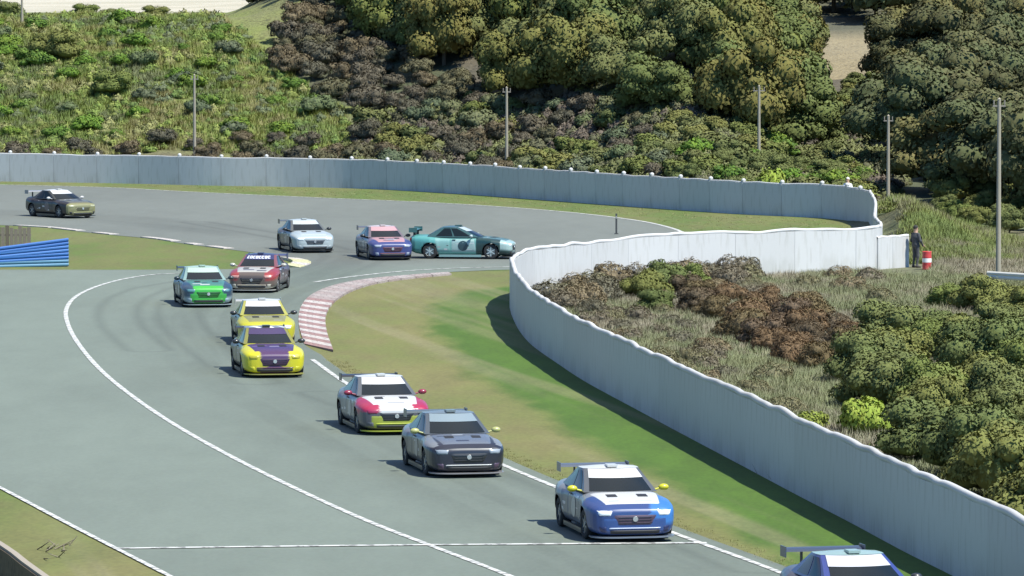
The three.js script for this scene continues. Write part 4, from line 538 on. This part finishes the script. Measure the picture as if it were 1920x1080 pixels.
{
  const t = thing('marker_post', 'slim dark marker post standing on the grass behind the white wall', 'post', [5.0, 0, -249]);
  part('shaft', box(0.09, 1.0, 0.06, 0, 0.5, 0), postDark, t); part('foot', box(0.2, 0.05, 0.16, 0, 0.025, 0), postDark, t); part('reflector', box(0.07, 0.12, 0.012, 0, 0.82, 0.037), std(C(0.3, 0.3, 0.28), 0.4), t);
}
function beamGeo(a, b) { // W-profile rail along a straight line, plan points and heights
  const n = 1, prof2 = [[-0.15, 0], [-0.1, 0.04], [-0.05, 0.04], [0, 0], [0.05, 0.04], [0.1, 0.04], [0.15, 0]], pos = [], idx = []; const dx = b[0] - a[0], dz = b[2] - a[2], l = Math.hypot(dx, dz), nx = -dz / l, nz = dx / l;
  for (const back of [0, 0.012]) for (const p of [a, b]) for (const [y, o] of prof2) pos.push(p[0] + nx * (o - back), p[1] + y, p[2] + nz * (o - back));
  const m = prof2.length; for (const q of [0, 2 * m]) for (let i = 0; i < m - 1; i++) { const A = q + i, B = A + 1, Cc = A + m, Dd = B + m; q ? idx.push(A, B, Dd, A, Dd, Cc) : idx.push(A, Cc, Dd, A, Dd, B); }
  const g = new THREE.BufferGeometry(); g.setAttribute('position', new THREE.Float32BufferAttribute(pos, 3)); g.setIndex(idx); const f = g.toNonIndexed(); f.computeVertexNormals(); return f;
}
{
  const blues = [C(0.03, 0.12, 0.36), C(0.05, 0.16, 0.42), C(0.03, 0.13, 0.38), C(0.1, 0.24, 0.36)].map((c) => std(c, 0.5, { map: null }));
  const t = thing('crash_barrier', 'blue crash barrier of four stacked rails at the left end of the grass island', 'barrier');
  const a = [-23.4, 0, -218.9], b = [-18.75, 0, -219.6];
  [0.17, 0.47, 0.77, 1.07].forEach((y, i) => part('rail', beamGeo([a[0], y * 0.46, a[2]], [b[0], y, b[2]]), blues[3 - i], t));
  for (const u of [0.02, 0.25, 0.5, 0.75, 0.985]) part('post', box(0.1, lerp(0.6, 1.25, u), 0.14, lerp(a[0], b[0], u), lerp(0.28, 0.6, u), lerp(a[2], b[2], u) - 0.12), rustSteel, t);
  const g = thing('crash_barrier', 'pale low crash barrier by the tall pole at the right edge', 'barrier');
  part('rail', beamGeo([18.6, 0.55, -203.2], [26, 0.5, -195]), std(C(0.6, 0.58, 0.52), 0.6), g); for (const u of [0.05, 0.4, 0.8]) part('post', box(0.1, 0.75, 0.12, lerp(18.6, 26, u), 0.3, lerp(-203.2, -195, u) - 0.1), rustSteel, g);
}
const tyreStackGeo = (() => { const g = new THREE.TorusGeometry(0.24, 0.095, 10, 20); g.rotateX(Math.PI / 2); return g; })();
[[-20.2, 223.5], [-19.8, 225], [-20.9, 225], [-19.4, 223.4]].forEach(([x, d], i) => { const n = [4, 3, 4, 3][i], t = thing('tyre_stack', ['tall stack of dark tyres behind the blue barrier, nearest its middle', 'low stack of dark tyres at the rear behind the blue barrier', 'stack of tyres beside the weathered boards', 'low stack of tyres at the right end behind the blue barrier'][i], 'tyre stack', [x, 0, -d], i, 'tyre stacks behind the blue barrier'); for (let k = 0; k < n; k++) part('tyre', tyreStackGeo, i === 2 ? std(C(0.12, 0.075, 0.04), 0.9) : rubber, t).position.set(0.02 * Math.sin(k * 3 + i), 0.1 + k * 0.185, 0.02 * Math.cos(k * 2)); });
{
  const t = thing('board_fence', 'weathered grey board fence at the left edge behind the blue barrier', 'fence', [-21.3, 0, -229]);
  const ms = [C(0.2, 0.17, 0.13), C(0.26, 0.23, 0.19), C(0.14, 0.115, 0.085)].map((c) => std(c, 0.9, { map: detailCol }));
  for (let i = 0; i < 22; i++) { const h = 1.15 + 0.18 * hash2(i, 3); part('board', box(0.17, h, 0.03, -i * 0.19, h / 2, 0.02 * hash2(i, 9)), ms[Math.floor(hash2(i, 5) * 3)], t); }
  part('rail', box(4.2, 0.09, 0.05, -2, 0.35, -0.05), ms[1], t); part('rail', box(4.2, 0.09, 0.05, -2, 0.9, -0.05), ms[1], t);
}
{
  const t = thing('shed', 'small shed with pale blue roof half hidden by trees at the right edge', 'shed', [34.5, hgt(34.5, 322) + 1.6, -322], -0.25);
  const sw = std(C(0.3, 0.29, 0.27), 0.9), rfm = std(C(0.42, 0.55, 0.62), 0.6);
  part('wall', box(4.4, 4.6, 3, 0, 0.2, 0), sw, t); const rf = part('roof', box(5, 0.12, 3.8, 0, 2.62, 0).applyMatrix4(new THREE.Matrix4().makeRotationX(0.18)), rfm, t); for (let k = -4; k <= 4; k++) part('roof_rib', box(0.05, 0.06, 3.8, k * 0.55, 2.7, 0).applyMatrix4(new THREE.Matrix4().makeRotationX(0.18)), rfm, rf);
  const wd = part('window', box(0.9, 0.7, 0.04, -0.9, 1.2, 1.52), carGlass, t); part('frame', box(1.05, 0.06, 0.06, -0.9, 1.58, 1.53), capWhite, wd); part('door', box(0.9, 2.0, 0.05, 1, -0.2, 1.52), postDark, t);
}
// people: one continuous skin from tapered capsules joined by a smooth minimum
function personGeo(bones, fingers, colourAt) {
  const n = 96, mc = new MarchingCubes(n, new THREE.MeshBasicMaterial(), false, false, 120000), half = 0.98; mc.isolation = 0;
  const sd = (p, b) => { const [a, c, r0, r1, sx] = b; const ax = c[0] - a[0], ay = c[1] - a[1], az = c[2] - a[2], px = p[0] - a[0], py = p[1] - a[1], pz = p[2] - a[2]; const h = clamp((px * ax + py * ay + pz * az) / (ax * ax + ay * ay + az * az)); return Math.hypot((px - ax * h) / (sx ?? 1), py - ay * h, pz - az * h) - lerp(r0, r1, h); };
  for (let k = 0; k < n; k++) for (let j = 0; j < n; j++) for (let i = 0; i < n; i++) { const p = [(i - n / 2) / (n / 2) * half, (j - n / 2) / (n / 2) * half + 0.93, (k - n / 2) / (n / 2) * half]; let s = 0; for (const b of bones) s += Math.exp(-sd(p, b) * 38); mc.field[i + j * n + k * n * n] = Math.log(s) / 38; }
  mc.update(); const cnt = mc.count, pos = mc.positionArray.slice(0, cnt * 3), g = new THREE.BufferGeometry();
  for (let i = 0; i < cnt; i++) { pos[i * 3] *= half; pos[i * 3 + 1] = pos[i * 3 + 1] * half + 0.93; pos[i * 3 + 2] *= half; }
  g.setAttribute('position', new THREE.BufferAttribute(new Float32Array(pos), 3)); g.computeVertexNormals();
  const all = [g, ...fingers.map(([a, b, r]) => { const f = tube(a, b, r, r * 0.8, 6).toNonIndexed(); f.deleteAttribute('uv'); return f; })];
  const m = mergeGeometries(all), p = m.attributes.position, col = new Float32Array(p.count * 3); for (let i = 0; i < p.count; i++) { const c = colourAt(p.getX(i), p.getY(i), p.getZ(i)); col.set(c, i * 3); } m.setAttribute('color', new THREE.BufferAttribute(col, 3));
  return m;
}
function person(label, pos, turn, top, legs, hairC) {
  const sh = [0.19, 1.42, 0], bones = [[[0, 1.0, 0], [0, 1.3, 0.01], 0.125, 0.14, 1.3], [[0, 1.3, 0.01], [0, 1.43, 0], 0.13, 0.09, 1.5], [[0, 1.42, 0], [0, 1.55, 0.01], 0.06, 0.055], [[0, 1.6, 0.01], [0, 1.69, 0.0], 0.082, 0.1, 0.85]], fingers = [];
  for (const s of [-1, 1]) {
    bones.push([[s * 0.1, 0.95, 0], [s * 0.11, 0.5, 0.03], 0.1, 0.065], [[s * 0.11, 0.5, 0.03], [s * 0.12, 0.1, -0.02], 0.062, 0.042], [[s * 0.12, 0.05, -0.04], [s * 0.13, 0.035, 0.15], 0.045, 0.035]);
    const el = [s * 0.29, 1.14, 0.02], wr = [s * 0.24, 0.95, 0.2], hd = [s * 0.22, 0.91, 0.28];
    bones.push([[s * 0.19, 1.41, 0], el, 0.06, 0.045], [el, wr, 0.045, 0.032], [wr, hd, 0.032, 0.03]);
    [-0.03, -0.01, 0.01, 0.03].forEach((o, i) => { const l = [0.07, 0.08, 0.075, 0.06][i], m = [hd[0] + o, hd[1] - 0.01, hd[2] + l * 0.6]; fingers.push([[hd[0] + o, hd[1], hd[2]], m, 0.01], [m, [m[0], m[1] - l * 0.5, m[2] + 0.01], 0.009]); });
    fingers.push([[hd[0] - s * 0.02, hd[1] + 0.01, hd[2] - 0.03], [hd[0] - s * 0.055, hd[1] + 0.01, hd[2] + 0.02], 0.011]);
  }
  const skin = [0.42, 0.26, 0.18], g = personGeo(bones, fingers, (x, y, z) => (y > 1.49 || (z > 0.19 && y < 1.0 && y > 0.8) ? skin : y > 0.96 ? top : y > 0.09 ? legs : [0.04, 0.035, 0.03]));
  const t = thing('person', label, 'person', pos, turn); part('figure', g, std(0xffffff, 0.85, { vertexColors: true }), t);
  const hair = new THREE.SphereGeometry(0.108, 18, 12, 0, 6.2832, 0, 1.75); hair.scale(0.88, 1.0, 1.05); hair.rotateX(-0.35); hair.translate(0, 1.7, -0.012); part('hair', hair, std(C(...hairC), 0.8), t);
  const eyes = []; for (const s of [-1, 1]) { const e = new THREE.SphereGeometry(0.012, 8, 6); e.translate(s * 0.034, 1.675, 0.1); eyes.push(e); } part('eyes', mergeGeometries(eyes), std(C(0.03, 0.03, 0.03), 0.3), t);
  const nose = new THREE.ConeGeometry(0.016, 0.05, 8); nose.rotateX(-0.3); nose.translate(0, 1.645, 0.108); part('nose', nose, std(C(...skin), 0.8), t);
  part('mouth', box(0.045, 0.008, 0.01, 0, 1.605, 0.092), std(C(0.3, 0.12, 0.1), 0.7), t);
  for (const s of [-1, 1]) { const e = new THREE.SphereGeometry(0.026, 8, 6); e.scale(0.4, 1, 0.7); e.translate(s * 0.09, 1.66, 0); part('ear', e, std(C(...skin), 0.8), t); }
}
person('person in dark grey clothes standing at the end of the white wall stub', [17.05, hgt(17.05, 219) - 0.03, -219.4], 2.2, [0.05, 0.052, 0.058], [0.06, 0.06, 0.065], [0.015, 0.014, 0.014]);
person('person in white clothes looking over the right end of the far wall', [17.35, hgt(17.35, 268.5) + 0.25, -268.6], -0.6, [0.75, 0.75, 0.72], [0.6, 0.6, 0.58], [0.6, 0.58, 0.52]);
{
  const t = thing('fire_drum', 'red and white drum standing beside the person in dark clothes', 'drum', [17.4, hgt(17.4, 218) - 0.03, -217.8]);
  const pr = [[0, 0], [0.27, 0], [0.28, 0.03], [0.265, 0.06], [0.265, 0.3], [0.28, 0.32], [0.265, 0.34], [0.265, 0.6], [0.28, 0.62], [0.265, 0.64], [0.265, 0.86], [0.28, 0.89], [0.27, 0.91], [0.24, 0.89], [0, 0.89]].map(([a, b]) => new THREE.Vector2(a, b));
  part('barrel', new THREE.LatheGeometry(pr, 24), std(C(0.5, 0.05, 0.05), 0.5), t); part('white_band', new THREE.CylinderGeometry(0.272, 0.272, 0.2, 24, 1, true).translate(0, 0.47, 0), std(C(0.75, 0.72, 0.7), 0.6, { side: THREE.DoubleSide }), t); part('cap', new THREE.CylinderGeometry(0.05, 0.05, 0.03, 12).translate(0.13, 0.9, 0), capWhite, t);
}
{
  scene.getObjectByName('fire_drum').scale.set(0.72, 0.85, 0.72);
  const R = rngOf(88), t = thing('dead_branch', 'bare dead branches lying on the grass above the retaining wall', 'branch', [-9.6, 0, -107.2]);
  for (let i = 0; i < 16; i++) { const a = R() * 6.28, l = 0.12 + 0.22 * R(), x = R() * 0.7 - 0.35, z = R() * 3 - 1.5; part('twig', tube([x, 0.01, z], [x + Math.cos(a) * l, 0.05 + 0.18 * R(), z + Math.sin(a) * l * 2], 0.014, 0.007, 5), std(C(0.2, 0.17, 0.12), 0.9), t); }
}
shrub('lime_bush', 'lime', 2, 'small yellow bush peeping over the right end of the far wall', null, 13.6, 275.5, 1.1, 2.0, rngOf(99), 'bush');
for (const [x, d, s, l] of [[-48, 470, 2.2, 'dark bush on the pale plateau at the upper left'], [-36, 440, 1.3, 'small bush at the far rim of the pale plateau'], [-31, 402, 1.0, 'low bush on the crest of the left hillside'], [-40, 410, 1.6, 'broad bush on the crest near the upper left corner'], [-27, 395, 1.2, 'bush on the crest beside the top of the brown thickets']]) shrub('plateau_bush', 'deep', 1, l, null, x, d, s, s * 0.7, rngOf(x), 'bush');
console.log('rest done');
renderer.render(scene, camera);
